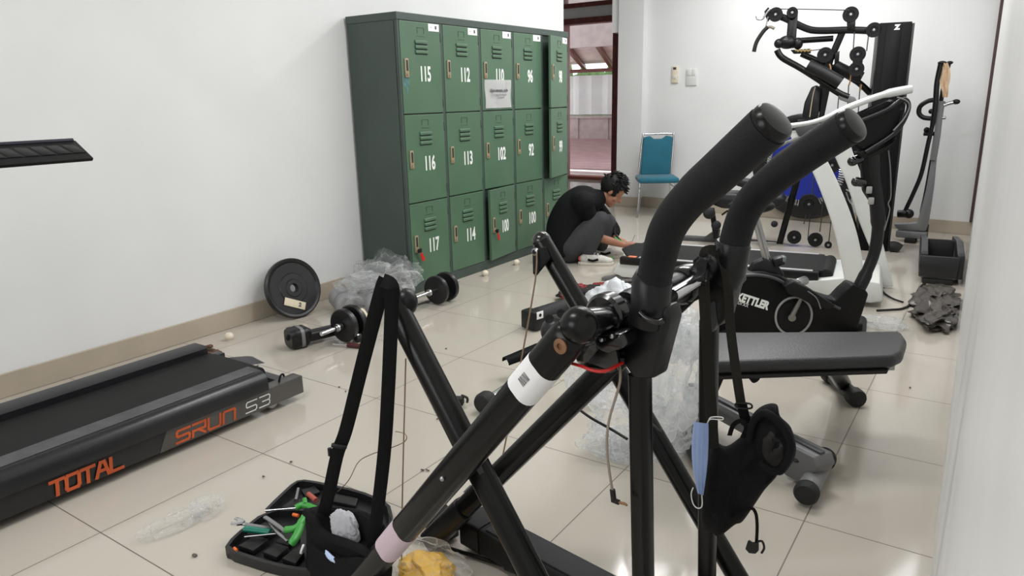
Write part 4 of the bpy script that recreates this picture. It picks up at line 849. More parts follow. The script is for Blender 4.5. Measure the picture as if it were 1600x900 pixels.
bm = B(); sweep(bm, spline([u0(*q, o) for q, o in (((1160, 208), -.02), ((1215, 199), -.02), ((1275, 190), .0), ((1330, 166), .05), ((1380, 148), .1), ((1424, 139), .15))], 5), [.015] * 5 + [.016] * 8 + [.02] * 8 + [.026] * 5, n=16); hr2 = obj('handrail', bm, mat('silver_white', (196, 198, 196), .22, .3), tb)
bm = B(); rtube(bm, u0(1143, 208, -.02), u0(1162, 207, -.02), .018); obj('rail_tip', bm, blkp, hr2)
bm = B(); P = spline([u0(*q, .02) for q in ((1252, 214), (1215, 230), (1170, 262), (1120, 296))], 6); sweep(bm, P, 1, rrect(.02, .075, .009, 3), u0.n.cross(tx) if False else u0.n, twist=None); obj('lower_handrail', bm, mat('carbon_print', (118, 120, 116), .35, bump=.4, bscale=300, var=.25, vscale=60), tb)
bm = B(); prism(bm, [u0(*q, -.02) for q in ((1240, 198), (1300, 192), (1300, 208), (1270, 216), (1248, 214))], u0.n * .1, .01); obj('rail_joint', bm, dgrey, tb)
bm = B(); prism(bm, [u0(*q, -.0) for q in ((1214, 440), (1300, 425), (1350, 455), (1340, 490), (1210, 478))], u0.n * .02, .004); bm.free()
# ================================================================== exercise bike
K = vplane((-1.15, 3.86), (-.6, 4.16))
bk_ = thing('exercise_bike', 'black exercise bike with white lettering and a grey flywheel ring behind the bench', 'exercise bike', (-.9, 4.0, 0))
body = [(1118, 528), (1120, 470), (1138, 446), (1160, 428), (1190, 424), (1218, 430), (1250, 450), (1285, 464), (1305, 470), (1318, 456), (1332, 444), (1352, 452), (1358, 460), (1345, 500), (1335, 530)]
bm = B(); prism(bm, [K(*q, 0) for q in body], K.n * .12, .012, 3); bo = obj('housing', bm, mat('bike_black', (12, 12, 13), .42, spec=.2), bk_, ang=40)
bm = B(); sweep(bm, spline([K(*q, -.004) for q in ((1142, 444), (1162, 431), (1190, 430), (1216, 437), (1246, 456), (1284, 470), (1312, 482))], 5), 1, rrect(.016, .03, .006, 3), K.n); obj('housing_lip', bm, dgrey, bk_)
nrmK = -K.n
bm = B(); a = K(1154, 464, -.006); c = K(1198, 478, -.006); rt = (c - a).normalized(); up_ = nrmK.cross(rt).normalized()
text_bm(bm, 'KETTLER', a + (c - a) * .5 + up_ * .0, rt, up_, .062, .74, .0035); obj('brand_lettering', bm, nwhite, bk_, False, 'white bold lettering')
bm = B(); text_bm(bm, 'torxx', K(1160, 474, -.006), rt, up_, .04, .8, .0005); obj('model_lettering', bm, mat('thin_white', (190, 190, 188), .6), bk_, False)
cK = K(1240, 494, -.004)
bm = B(); sweep(bm, [cK + K.d * math.cos(a) * .096 + V((0, 0, math.sin(a) * .108)) for a in [2 * PI * k / 48 for k in range(48)]], 1, rrect(.012, .012, .004, 2), K.n, closed=True); obj('flywheel_ring', bm, mat('ring_grey', (150, 150, 146), .45), bk_, label='grey flywheel ring')
bm = B(); lathe(bm, cK + K.n * .004, nrmK, [(0, 0), (.088, 0), (.088, .004), (0, .006)], 40); obj('disc', bm, blkm, bk_)
bm = B(); sweep(bm, [K(1236, 497, -.03), K(1252, 466, -.03)], [.014, .010], n=12); lathe(bm, K(1237, 496, -.03), nrmK, [(0, 0), (.02, 0), (.02, .012), (0, .014)], 20); obj('crank', bm, mat('crank_grey', (128, 126, 120), .4, .4), bk_)
bm = B(); prism(bm, [K(*q, -.10) for q in ((1226, 448), (1240, 440), (1266, 452), (1290, 468), (1306, 478), (1298, 484), (1272, 478), (1250, 466), (1232, 460))], K.n * .07, .006); pd = obj('pedal', bm, blkm, bk_)
bm = B(); sweep(bm, spline([K(1262, 455, -.115), K(1276, 466, -.12), K(1282, 482, -.11)], 4), 1, rrect(.012, .005, .002, 2), K.d); obj('pedal_strap', bm, steel, pd)
bm = B(); prism(bm, [K(*q, .04) for q in ((1168, 428), (1178, 412), (1196, 404), (1214, 412), (1226, 428), (1220, 446), (1180, 440))], K.n * .06, .01); obj('post_collar', bm, blkp, bk_)
bm = B(); sweep(bm, [K(1178, 330, .07), K(1200, 412, .07)], .021, n=20); obj('seat_post', bm, steel, bk_)
bm = B(); ball(bm, K(1174, 322, .07), .1, (1.25, .8, .4), 26, Matrix((K.d, K.n, V((0, 0, 1)))).transposed()); obj('saddle', bm, blkm, bk_)
bm = B(); rbox(bm, K(1216, 408, .05), (.06, .06, .05), Matrix((K.d, K.n, V((0, 0, 1)))).transposed() @ Matrix.Rotation(-.3, 3, 'Y'), .014); kn = obj('tension_knob', bm, blkp, bk_)
bm = B(); rbox(bm, K(1224, 404, .045), (.02, .05, .03), Matrix((K.d, K.n, V((0, 0, 1)))).transposed(), .004); obj('knob_face', bm, mat('knob_lcd', (110, 116, 120), .3), kn)
bm = B(); P = [K(*q, .06) for q in ((1336, 462), (1352, 430), (1366, 395), (1372, 355), (1370, 315), (1364, 270), (1362, 232))]
sweep(bm, spline(P, 5), [.040] * 6 + [.034] * 5 + [.036] * 5 + [.044] * 10 + [.048] * 5, rrect(1.6, 1.8, .7, 4), K.n); obj('handlebar_post', bm, blkp, bk_, ang=60)
bm = B(); prism(bm, [K(*q, .03) for q in ((1346, 225), (1392, 218), (1391, 300), (1386, 345), (1376, 360), (1372, 330), (1352, 300))], K.n * .06, .01); obj('neck_cover', bm, mat('bike_black', (12, 12, 13), .42), bk_)
bm = B(); sweep(bm, spline([K(*q, .02) for q in ((1388, 235), (1391, 262), (1392, 305), (1388, 318), (1390, 330), (1382, 360))], 5), .003, n=8); obj('neck_trim', bm, grey, bk_)
for q in ((1358, 297), (1361, 314)):
    bm = B(); rbox(bm, K(*q, .012), (.030, .014, .038), Matrix((K.d, K.n, V((0, 0, 1)))).transposed(), .006); obj('button', bm, mat('button_grey', (150, 150, 146), .5), bk_, label='grey button')
bm = B(); hull(bm, [K(*q, o) for q in ((1334, 178), (1386, 155), (1416, 160), (1404, 205), (1378, 232), (1346, 240), (1330, 222)) for o in (.0, .09)]); bmesh.ops.bevel(bm, geom=bm.edges[:], offset=.010, segments=3, affect='EDGES', clamp_overlap=True); co = obj('console', bm, mat('bike_black', (12, 12, 13), .42), bk_, ang=50)
bm = B(); sweep(bm, spline([K(*q, -.02) for q in ((1342, 190), (1385, 172), (1412, 155), (1420, 168), (1408, 196), (1390, 214), (1352, 238))], 5), .011, n=12); obj('handlebar', bm, blkp, bk_)
bm = B(); sweep(bm, spline([K(*q, -.032) for q in ((1402, 152), (1417, 158), (1421, 168), (1412, 186), (1396, 204))], 5), .004, n=8); obj('handle_trim', bm, grey, bk_)
bm = B(); prism(bm, [K(*q, -.01) for q in ((1338, 238), (1366, 232), (1392, 222), (1400, 212), (1402, 218), (1378, 240), (1350, 248))], K.n * .05, .008); obj('console_shelf', bm, blkm, bk_)
for q0_, q1_ in (((1332, 252), (1348, 246)), ((1338, 284), (1352, 286))):
    bm = B(); rtube(bm, K(*q0_, .05), K(*q1_, .05), .024); ball(bm, K(*q0_, .05), .026, n=16); obj('clamp_knob', bm, blkg, bk_)
bm = B(); rtube(bm, K(1120, 524, -.22), K(1120, 524, .34), .03); bm.free()
for pxx in (1132, 1342):
    p0, p1 = K(pxx, 527, -.20), K(pxx, 527, .30); p0.z = p1.z = .035
    bm = B(); rtube(bm, p0, p1, .034); obj('stabiliser', bm, blkm, bk_)
p0, p1 = K(1132, 527, .05), K(1342, 527, .05); p0.z = p1.z = .075
bm = B(); beam(bm, p0, p1, .07, .06); obj('base_beam', bm, blkm, bk_)
# ================================================================== bench
bn = thing('weight_bench', 'flat black padded weight bench in front of the exercise bike', 'bench', (-.55, 2.75, 0))
zb = .42
c1, c2, c3, c4 = W(1398, 556, z=zb), W(1418, 516, z=zb), W(1106, 518, z=zb), W(1102, 566, z=zb)
bm = B(); prism(bm, [c1, W(1412, 549, z=zb), W(1418, 530, z=zb), W(1408, 516, z=zb), c3, c4], (0, 0, -.052), .02, 4); obj('pad', bm, mat('black_leatherette', (36, 36, 38), .42, bump=.35, bscale=120, var=.12, vscale=8), bn, ang=60)
bd0 = (c2 + c1) / 2; bd1 = (c3 + c4) / 2; bu = (bd1 - bd0).normalized(); bv = V((-bu.y, bu.x, 0))
bm = B(); prism(bm, [c1 + bu * .02 + V((0, 0, -.056)), c2 + bu * .02 + V((0, 0, -.056)), c3 + V((0, 0, -.056)), c4 + V((0, 0, -.056))], (0, 0, -.014), .003); obj('pad_board', bm, rub, bn)
bm = B(); beam(bm, bd0 + bu * .03 + V((0, 0, -.085)), bd1 + V((0, 0, -.085)), .06, .035); obj('under_beam', bm, steel, bn)
lg = W(1316, 606, z=.03); lt = W(1322, 585, z=.33)
ftp = V((lg.x, lg.y, 0)); 
bm = B(); sweep(bm, [bd0 + bu * .26 + V((0, 0, -.08)), ftp + V((0, 0, .05))], 1, rrect(.065, .05, .012, 3), bv); obj('leg', bm, blkp, bn)
bm = B(); prism(bm, [bd0 + bu * .16 + V((0, 0, -.08)) + bv * .02, bd0 + bu * .40 + V((0, 0, -.08)) + bv * .02, ftp + V((0, 0, .12)) + bv * .02], bv * -.05, .006); obj('gusset', bm, grey, bn)
bm = B(); rtube(bm, ftp + bv * -.14 + V((0, 0, .04)), ftp + bv * .14 + V((0, 0, .04)), .032); fb = obj('foot_bar', bm, blkp, bn)
for s_ in (-1, 1):
    bm = B(); p_ = ftp + bv * .13 * s_ + V((0, 0, .041)); rtube(bm, p_ - bv * .03, p_ + bv * .03, .041); obj('end_cap', bm, rub, fb)
bm = B(); rtube(bm, W(1172, 582, z=.36), W(1182, 594, z=.33), .018); obj('adjust_knob', bm, blkm, bn)
lg2 = V((bd1.x, bd1.y, 0))
bm = B(); sweep(bm, [bd1 - bu * .05 + V((0, 0, -.08)), lg2 + bu * .05 + V((0, 0, .05))], 1, rrect(.065, .05, .012, 3), bv); obj('leg', bm, blkp, bn)
bm = B(); rtube(bm, lg2 + bu * .05 + bv * -.18 + V((0, 0, .034)), lg2 + bu * .05 + bv * .18 + V((0, 0, .034)), .032); obj('foot_bar', bm, blkp, bn)
# ================================================================== grey base beam with round end bars (between frame and bench)
gb = thing('machine_base', 'grey base beam ending in a round grey cross bar with black caps', 'machine base', (-.5, 2.5, 0))
g0, g1 = W(1078, 606, z=.13), W(1285, 716, z=.13); gd = (g1 - g0).normalized(); gs = V((-gd.y, gd.x, 0))
bm = B(); prism(bm, [g0 + gs * a + V((0, 0, z)) for a, z in ((-.035, -.05), (-.04, .0), (-.03, .015), (.03, .015), (.04, 0), (.035, -.05))], g1 - g0, .003); obj('beam', bm, grey, gb, ang=30)
bm = B(); prism(bm, [g0 + gs * a + V((0, 0, .0155)) for a in (-.012, .012)] + [g1 + gs * a + V((0, 0, .0155)) for a in (.012, -.012)], (0, 0, .008), .002); obj('guide_rail', bm, dgrey, gb)
bm = B(); prism(bm, [g1 + gs * -.045 + gd * u + V((0, 0, z)) for u, z in ((-.20, .01), (.0, .015), (.02, -.02), (-.02, -.09), (-.06, -.11), (-.12, -.11), (-.16, -.06))], gs * .09, .006); obj('end_bracket', bm, mat('bracket_grey', (98, 98, 98), .4), gb)
e0, e1 = W(1260, 770, z=.05), W(1288, 716, z=.05)
bm = B(); rtube(bm, e0, e1, .036); eb = obj('end_bar', bm, grey, gb)
for p_, q_ in ((e0, (e0 - e1).normalized()), (e1, (e1 - e0).normalized())):
    bm = B(); lathe(bm, p_ - q_ * .02, q_, [(.038, 0), (.041, .005), (.041, .028), (.034, .04), (0, .043)], 28); obj('end_cap', bm, rub, eb)
p_ = W(1255, 690, z=.10); bm = B(); ball(bm, g1 - gd * .07 - gs * .046 + V((0, 0, -.03)), .009, (1.6, 1, .6)); obj('slot', bm, rub, gb)
# the other end: chrome cross bar with black ball end and a cup shaped pad
gp = thing('chrome_foot_bar', 'chrome bar with a round black end and grey lever lying on the floor', 'bar', (-1.7, 2.5, 0))
h0, h1_ = W(760, 627, z=.05), W(800, 601, z=.05); hd_ = (h1_ - h0).normalized(); he = h1_ + hd_ * .42
bm = B(); rtube(bm, h0, he, .021); obj('bar', bm, chrome, gp)
bm = B(); rtube(bm, h0 - hd_ * .045, h0 + hd_ * .03, .047, .02, 28); obj('end_cap', bm, rub, gp)
bm = B(); P = spline([W(842, 580, z=.07), W(846, 560, z=.13), W(855, 540, z=.18), W(868, 515, z=.24)], 5); sweep(bm, P, 1, rrect(.06, .035, .012, 3), hd_); lv = obj('lever', bm, mat('light_grey_paint', (122, 122, 122), .4), gp)
bm = B(); lathe(bm, W(847, 548, z=.155) - CF * .02, -CF, [(0, 0), (.018, 0), (.018, .01), (.012, .012), (.01, .006), (0, .006)], 20); obj('lever_bolt', bm, rub, gp)
bm = B(); t = bmesh.new(); ca, cb_ = W(790, 568, z=.09), W(842, 548, z=.12); dd = (cb_ - ca).normalized(); uu = V((0, 0, 1)) - dd * dd.z; uu.normalize(); ss = dd.cross(uu)
gv = [[t.verts.new(ca + (cb_ - ca) * (i / 8) + (ss * math.cos(a) + uu * math.sin(a)) * (.034 + .006 * i / 8)) for a in [PI * k / 12 for k in range(13)]] for i in range(9)]
for i in range(8):
    for j in range(12): t.faces.new((gv[i][j], gv[i + 1][j], gv[i + 1][j + 1], gv[i][j + 1]))
bmesh.ops.solidify(t, geom=t.faces[:], thickness=.006); merge(bm, t); obj('cup_guard', bm, blkm, gp)
#PART4
# ================================================================== multi gym
G = vplane((-.70, 6.85), (-2.34, 6.5))
mg = thing('multi_gym', 'tall black home gym with pulleys, cables, press arms and a weight tower', 'gym machine', (-1.4, 6.7, 0))
rotG = Matrix((G.d, G.n, V((0, 0, 1)))).transposed()
def gtube(nm, pts, off, r, m=blk, sec=None, sp=4, par=None, n=12):
    bm = B(); P = [G(*q, off) for q in pts]; P = spline(P, sp) if len(P) > 2 else P; sweep(bm, P, 1 if sec else r, sec, G.n if sec else None, n=n); return obj(nm, bm, m, par or mg, ang=50)
def gbar(nm, p, q, off, w, th, m=blk): return gtube(nm, [p, q], off, 1, m, rrect(w, th, min(w, th) * .2, 2))
def gplate(nm, pts, off, th, m=blk, bev=.004, par=None):
    bm = B(); prism(bm, [G(*q, off) for q in pts], G.n * th, bev); return obj(nm, bm, m, par or mg, ang=50)
def pulley(px, py, off, r=.055, th=.03):
    c = G(px, py, off); bm = B(); lathe(bm, c, -G.n, [(0, 0), (r, 0), (r, th * .2), (r * .82, th * .35), (r * .82, th * .65), (r, th * .8), (r, th), (r * .5, th), (r * .45, th * .8), (0, th * .8)], 28); w_ = obj('pulley', bm, blkm, mg)
    bm = B(); lathe(bm, c - G.n * th * .8, -G.n, [(0, 0), (.012, 0), (.010, .008), (0, .009)], 12); obj('pulley_bolt', bm, steel, w_)
    return w_
# tower
bm = B(); tw = [G(1370, 40, .0), G(1419, 38, .0), G(1383, 400, .0), G(1345, 392, .0)]
xl, xr = G(1358, 200, 0), G(1407, 200, 0)
b0 = V((xl.x, xl.y, 0)); ww = (xr - xl).length
bm = B(); prism(bm, [b0, b0 + G.d * ww, b0 + G.d * (ww + .02) + G.n * .42, b0 + G.n * .42], (0, 0, 1.87), .006); tw_ = obj('weight_tower', bm, mat('tower_black', (12, 12, 13), .45, spec=.15), mg)
bm = B()
for a in (.16, .78): pass
prism(bm, [b0 + G.d * ww * .22 - G.n * .006, b0 + G.d * ww * .70 - G.n * .006, b0 + G.d * ww * .70, b0 + G.d * ww * .22], (0, 0, 1.85), .002); obj('front_panel', bm, mat('tower_panel', (9, 9, 10), .35, spec=.15), tw_)
bm = B(); prism(bm, [b0 + G.d * (ww + .004) + G.n * .03, b0 + G.d * (ww + .022) + G.n * .03, b0 + G.d * (ww + .036) + G.n * .36, b0 + G.d * (ww + .018) + G.n * .36], (0, 0, 1.86), .002); obj('side_channel', bm, mat('tower_side', (52, 52, 54), .4, .3), tw_)
bm = B(); text_bm(bm, 'Z', b0 + G.d * ww * .55 + V((0, 0, 1.83)) - G.n * .007, G.d, (0, 0, 1), .05, 1, .004); obj('tower_mark', bm, nwhite, tw_, False)
# frame
gtube('top_beam', [(1196, 20), (1225, 28), (1258, 44), (1280, 48), (1330, 47), (1372, 49)], .1, 1, blk, rrect(.055, .075, .012, 3))
gtube('lower_bar', [(1240, 64), (1272, 62), (1302, 60)], .1, .024)
gbar('upright', (1318, 46), (1298, 92), .12, .055, .07)
gbar('upright', (1298, 90), (1216, 388), .14, .055, .08)
gplate('press_carriage', [(1232, 18), (1247, 16), (1244, 58), (1248, 74), (1228, 76), (1222, 66), (1229, 56)], .06, .08)
bm = B(); ball(bm, G(1230, 66, .05), .075, (1, .9, .75), 20, rotG); ball(bm, G(1217, 68, .03), .04, (1, 1, 1), 16); ball(bm, G(1247, 68, .05), .045, (.9, 1, 1.1), 16); obj('pivot_housing', bm, blkp, mg)
bm = B(); 
gtube('lat_hook', [(1182, 25), (1184, 30), (1192, 29), (1198, 20), (1204, 14)], .0, .009, chrome)
gplate('cable_end', [(1194, 18), (1200, 11), (1206, 16), (1206, 24), (1200, 34), (1197, 28)], .04, .03, blkm)
lb = gtube('lat_bar', [(1178, 81), (1182, 66), (1192, 50), (1200, 42)], -.02, .017, rub)
gtube('lat_bar_grip', [(1196, 44), (1204, 42), (1210, 45)], -.02, .012, mat('worn_grip', (120, 112, 100), .6, var=.4, vscale=60), par=lb)
gtube('bar_link', [(1200, 26), (1198, 36), (1195, 46)], .0, .005, steel)
pulley(1212, 23, .05, .058); pulley(1238, 20, .05, .045); pulley(1329, 23, .08, .062); pulley(1340, 85, .05, .062); pulley(1338, 108, .05, .06); pulley(1289, 86, .04, .062); pulley(1365, 47, .03, .058)
gplate('pulley_bracket', [(1323, 30), (1337, 30), (1336, 48), (1324, 48)], .06, .05); gplate('pulley_bracket', [(1332, 78), (1350, 78), (1345, 122), (1333, 122)], .03, .02)
gplate('cam_plate', [(1304, 84), (1312, 79), (1311, 96), (1304, 102)], .05, .03)
gplate('chain_guard', [(1235, 78), (1266, 76), (1267, 83), (1240, 84)], .02, .04, blkm)
bm = B()
for k in range(9): ball(bm, G(1244 + k * 2.7, 79 + (k % 2), .01), .011, n=8)
obj('chain', bm, mat('brass_chain', (150, 130, 86), .4, .6), mg)
wirem = mat('steel_cable', (70, 70, 72), .4, .5)
gtube('cable', [(1206, 14), (1262, 14.5), (1327, 16)], .05, .0045, wirem, n=6)
for a, c, o in (((1335, 50), (1333, 80), .05), ((1357, 55), (1354, 80), .05), ((1267, 79), (1284, 77), .02), ((1288, 130), (1279, 190), .1), ((1291, 134), (1285, 190), .1), ((1311, 145), (1307, 190), .1), ((1326, 132), (1322, 215), .1), ((1344, 132), (1340, 190), .1), ((1270, 295), (1256, 350), .1), ((1272, 270), (1262, 375), .1), ((1288, 300), (1281, 362), .1), ((1300, 330), (1295, 378), .1)):
    gtube('cable', [a, c], o, .0045, wirem, n=6)
# press arms with pads
gtube('press_arm', [(1214, 78), (1222, 90), (1250, 106), (1280, 125), (1310, 145), (1326, 152)], -.12, .026)
pdA = gtube('arm_pad', [(1262, 102), (1286, 114), (1313, 130)], -.14, 1, mat('gym_pad_black', (21, 21, 23), .4, spec=.35), rrect(.10, .12, .045, 4))
gplate('arm_end_bracket', [(1308, 144), (1336, 152), (1340, 160), (1334, 164), (1312, 156)], -.14, .05, grey, .006)
gtube('press_arm', [(1252, 84), (1275, 94), (1305, 108), (1340, 128), (1360, 146)], .25, .026)
gtube('arm_pad', [(1302, 102), (1322, 112), (1346, 122)], .24, 1, mat('gym_pad_black', (21, 21, 23), .4, spec=.35), rrect(.10, .12, .045, 4))
gtube('strap_loop', [(1296, 100), (1298, 108), (1294, 116)], -.1, .006, mat('tan_rope', (170, 130, 90), .8)); gtube('strap_loop', [(1330, 116), (1328, 128), (1326, 134)], .1, .006, mat('tan_rope', (170, 130, 90), .8)); gtube('strap_loop', [(1346, 132), (1344, 142)], .1, .006, mat('tan_rope', (170, 130, 90), .8))
# backrest and seat
bp = gplate('backrest', [(1268, 136), (1275, 133), (1283, 136), (1279, 182), (1275, 186), (1256, 184), (1253, 182), (1257, 160)], .0, .22, mat('gym_pad_black', (21, 21, 23), .4, spec=.35), .012)
gtube('back_piping', [(1274, 136), (1270, 150), (1265, 183)], -.004, .004, mat('cream_piping', (196, 184, 158), .7), par=bp)
bp2 = gplate('back_support', [(1283, 130), (1298, 134), (1284, 200), (1262, 215), (1262, 190), (1280, 185)], .06, .12, blkm, .006)
gplate('backrest_lower', [(1246, 188), (1276, 188), (1272, 200), (1246, 200)], .05, .14, blkm)
gplate('seat', [(1103, 306), (1110, 302), (1150, 303), (1176, 310), (1222, 306), (1228, 314), (1219, 324), (1178, 328), (1128, 326), (1108, 318)], -.1, .30, mat('gym_pad_black', (21, 21, 23), .4, spec=.35), .02)
gplate('seat_pad', [(1147, 284), (1152, 280), (1182, 284), (1196, 292), (1196, 302), (1180, 300), (1150, 290)], -.05, .2, mat('gym_pad_black', (21, 21, 23), .4, spec=.35), .01)
bm = B(); rtube(bm, G(1108, 333, -.16), G(1108, 333, .14), .055); obj('leg_roller', bm, blkp, mg)
bm = B(); rtube(bm, G(1119, 352, -.08), G(1119, 352, .08), .045); obj('leg_roller', bm, blkp, mg)
gbar('leg_lever', (1112, 325), (1119, 372), .0, .045, .05); gtube('lever_hose', [(1128, 336), (1136, 330), (1142, 330)], 0, .008, rub)
gplate('front_foot', [(1056, 378), (1070, 370), (1100, 372), (1118, 360), (1124, 360), (1122, 376), (1100, 384), (1060, 384)], .02, .10, dgrey)
gbar('base_beam', (1066, 380), (1342, 397), .08, .06, .08); gbar('base_beam', (1112, 372), (1236, 384), .2, .05, .06)
pulley(1241, 370, .04, .06); pulley(1274, 374, .04, .062); pulley(1294, 382, .04, .03)
pulley(1264, 318, .0, .085, .05); gplate('pulley_bracket', [(1254, 305), (1272, 303), (1276, 330), (1256, 334)], .03, .03, blkm)
pulley(1300, 258, .02, .065)
bm = B(); rtube(bm, G(1210, 350, -.04), G(1210, 350, .12), .03); obj('frame_roller', bm, blkp, mg)
gtube('floor_foot', [(1390, 386), (1398, 386), (1404, 390)], .02, .05, rub); 
bm = B(); prism(bm, [G(1293, 286, .0), G(1330, 318, .0), G(1346, 378, .0), G(1334, 380, .0), G(1318, 330, .0), G(1288, 296, .0)], G.n * .04, .004); obj('diagonal_brace', bm, blk, mg)
bm = B(); sweep(bm, spline([G(1322, 296, -.02), G(1330, 302, -.02), G(1334, 318, -.02), G(1328, 316, -.02), G(1322, 300, -.02)], 3), .006, n=8); obj('snap_hook', bm, steel, mg)
# ================================================================== trampoline leaning on the far wall
tc_ = fwp(1257, 262, .16); nA = V((.105, 1, 0)).normalized(); tilt = .18
tn = (nA * math.cos(tilt) + V((0, 0, math.sin(tilt)))).normalized(); tu = fd; tv = tn.cross(tu) * -1
if tv.z < 0: tv = -tv
ctr = tc_ + V((0, 0, 0)); RR = ctr.z / tv.z - .03
tp_ = thing('mini_trampoline', 'round blue mini trampoline with black rim standing on edge against the far wall', 'trampoline', V((ctr.x, ctr.y, 0)))
def tring(r, k, n=48): a = 2 * PI * k / n; return ctr + tu * r * math.cos(a) + tv * r * math.sin(a)
ri = .37
bm = B(); sweep(bm, [tring((RR + ri + .03) / 2, k) for k in range(48)], 1, [((RR - ri - .03) / 2 * c_, .028 * s_) for c_, s_ in circ(14)], tn, closed=True); obj('rim_pad', bm, mat('black_vinyl', (17, 17, 20), .35, bump=.3, bscale=12), tp_)
bluem = mat('blue_mat', (20, 44, 160), .6, bump=.1, var=.1)
bm = B(); lathe(bm, ctr - tn * .012, tn, [(0, 0), (ri - .012, 0), (ri - .012, .006), (0, .006)], 48); obj('bounce_mat', bm, bluem, tp_)
bm = B()
for k in range(96):
    a, b_ = tring(ri - .02, k, 96), tring(ri + .045, k + .0, 96); sweep(bm, [a - tn * .016, b_ - tn * .016], .005, n=5)
sp_ = obj('springs', bm, chrome, tp_); sp_['kind'] = 'stuff'
bm = B(); sweep(bm, [tring(RR * .97, k) + tn * .04 for k in range(48)], .016, closed=True, n=8); obj('tube_frame', bm, steel, tp_)
# ================================================================== cross trainer by the far corner
X = lambda px, py, off=0: W(px, py, y=7.38 + off)
xt = thing('cross_trainer', 'slim grey and black cross trainer with curved handles in the far right corner', 'cross trainer', (-.65, 7.4, 0))
def xtube(nm, pts, r, m=blkp, off=0, n=12, sec=None, par=None):
    bm = B(); P = spline([X(*q[:2], off + (q[2] if len(q) > 2 else 0)) for q in pts], 5); sweep(bm, P, r, sec, V((0, 1, 0)) if sec else None, n=n); return obj(nm, bm, m, par or xt, ang=50)
xg = mat('cross_trainer_grey', (122, 122, 124), .4)
bm = B(); prism(bm, [X(*q) for q in ((1433, 348), (1446, 300), (1456, 245), (1463, 245), (1459, 290), (1451, 345), (1446, 362), (1400, 358), (1396, 350), (1416, 350))], (0, .09, 0), .012); obj('mast_shroud', bm, xg, xt)
xtube('mast', [(1458, 250), (1464, 215), (1468, 180), (1472, 158)], .026, xg)
bm = B(); box(bm, (X(1414, 372).x, 7.32, .0), (X(1432, 372).x, 7.5, .04), .008); obj('foot', bm, rub, xt)
bm = B(); box(bm, (X(1400, 360).x, 7.36, .035), (X(1448, 365).x, 7.46, .10), .015); obj('base_bar', bm, xg, xt)
bm = B(); box(bm, (X(1441, 350).x, 7.44, .0), (X(1449, 350).x, 7.62, .14), .01); obj('rear_foot', bm, rub, xt)
xtube('swing_arm', [(1414, 330, -.05), (1428, 300, -.05), (1440, 270, -.05), (1450, 225, -.05), (1458, 190, -.05), (1462, 160, -.05), (1464, 130, -.05), (1470, 100, -.05)], [.018] * 20 + [.022] * 16, blkp)
bm = B(); ball(bm, X(1472, 98, -.05), .026, (1.3, 1, .6)); obj('arm_end', bm, blkp, xt)
xtube('swing_arm', [(1440, 332, .12), (1447, 300, .12), (1456, 250, .12), (1464, 200, .12), (1470, 160, .12), (1476, 125, .12), (1483, 98, .12)], .018, blkp)
bm = B(); ball(bm, X(1484, 98, .12), .022, (1.2, 1, .7)); obj('arm_end', bm, blkp, xt)
bm = B(); rtube(bm, X(1402, 334, -.06), X(1422, 334, -.06), .034); ball(bm, X(1420, 334, -.06), .042); obj('pedal_arm', bm, blkp, xt)
bm = B(); rtube(bm, X(1438, 336, .12), X(1446, 334, .12), .03); obj('arm_joint', bm, blkp, xt)
xtube('loop_handle', [(1462, 156), (1450, 158), (1438, 166), (1436, 177), (1444, 184), (1460, 185)], .02, blkp)
xtube('chrome_handle', [(1454, 174), (1464, 170), (1478, 163), (1494, 159)], .017, chrome); bm = B(); ball(bm, X(1494, 159), .022, (1.4, 1, 1)); obj('handle_grip', bm, blkp, xt); bm = B(); ball(bm, X(1455, 174), .022); obj('handle_grip', bm, blkp, xt)
bm = B(); rtube(bm, X(1443, 209), X(1460, 209), .018); ball(bm, X(1448, 203), .024); obj('tension_knob', bm, blkm, xt)
bm = B(); rtube(bm, X(1470, 184), X(1478, 184), .014); obj('side_pin', bm, steel, xt)
bm = B(); t = bmesh.new(); gv = []
ol = [(1471, 1481), (1472, 1484), (1470, 1485), (1468, 1484), (1469, 1482), (1472, 1482), (1473, 1481)]
for j, (a, c) in enumerate(ol): gv.append([t.verts.new(X(a + (c - a) * i / 5, 98 + 9 * j, -.06 + .012 * math.sin(i * 2.2 + j))) for i in range(6)])
for j in range(6):
    for i in range(5): t.faces.new((gv[j][i], gv[j][i + 1], gv[j + 1][i + 1], gv[j + 1][i]))
bmesh.ops.subdivide_edges(t, edges=t.edges[:], cuts=2, use_grid_fill=True, smooth=1); bmesh.ops.solidify(t, geom=t.faces[:], thickness=.003); merge(bm, t)
tag(obj('hanging_cloth', bm, mat('peach_cloth', (222, 192, 160), .8, bump=.5, bscale=60)), 'pale peach cloth hanging from the top of the cross trainer handle', 'cloth')
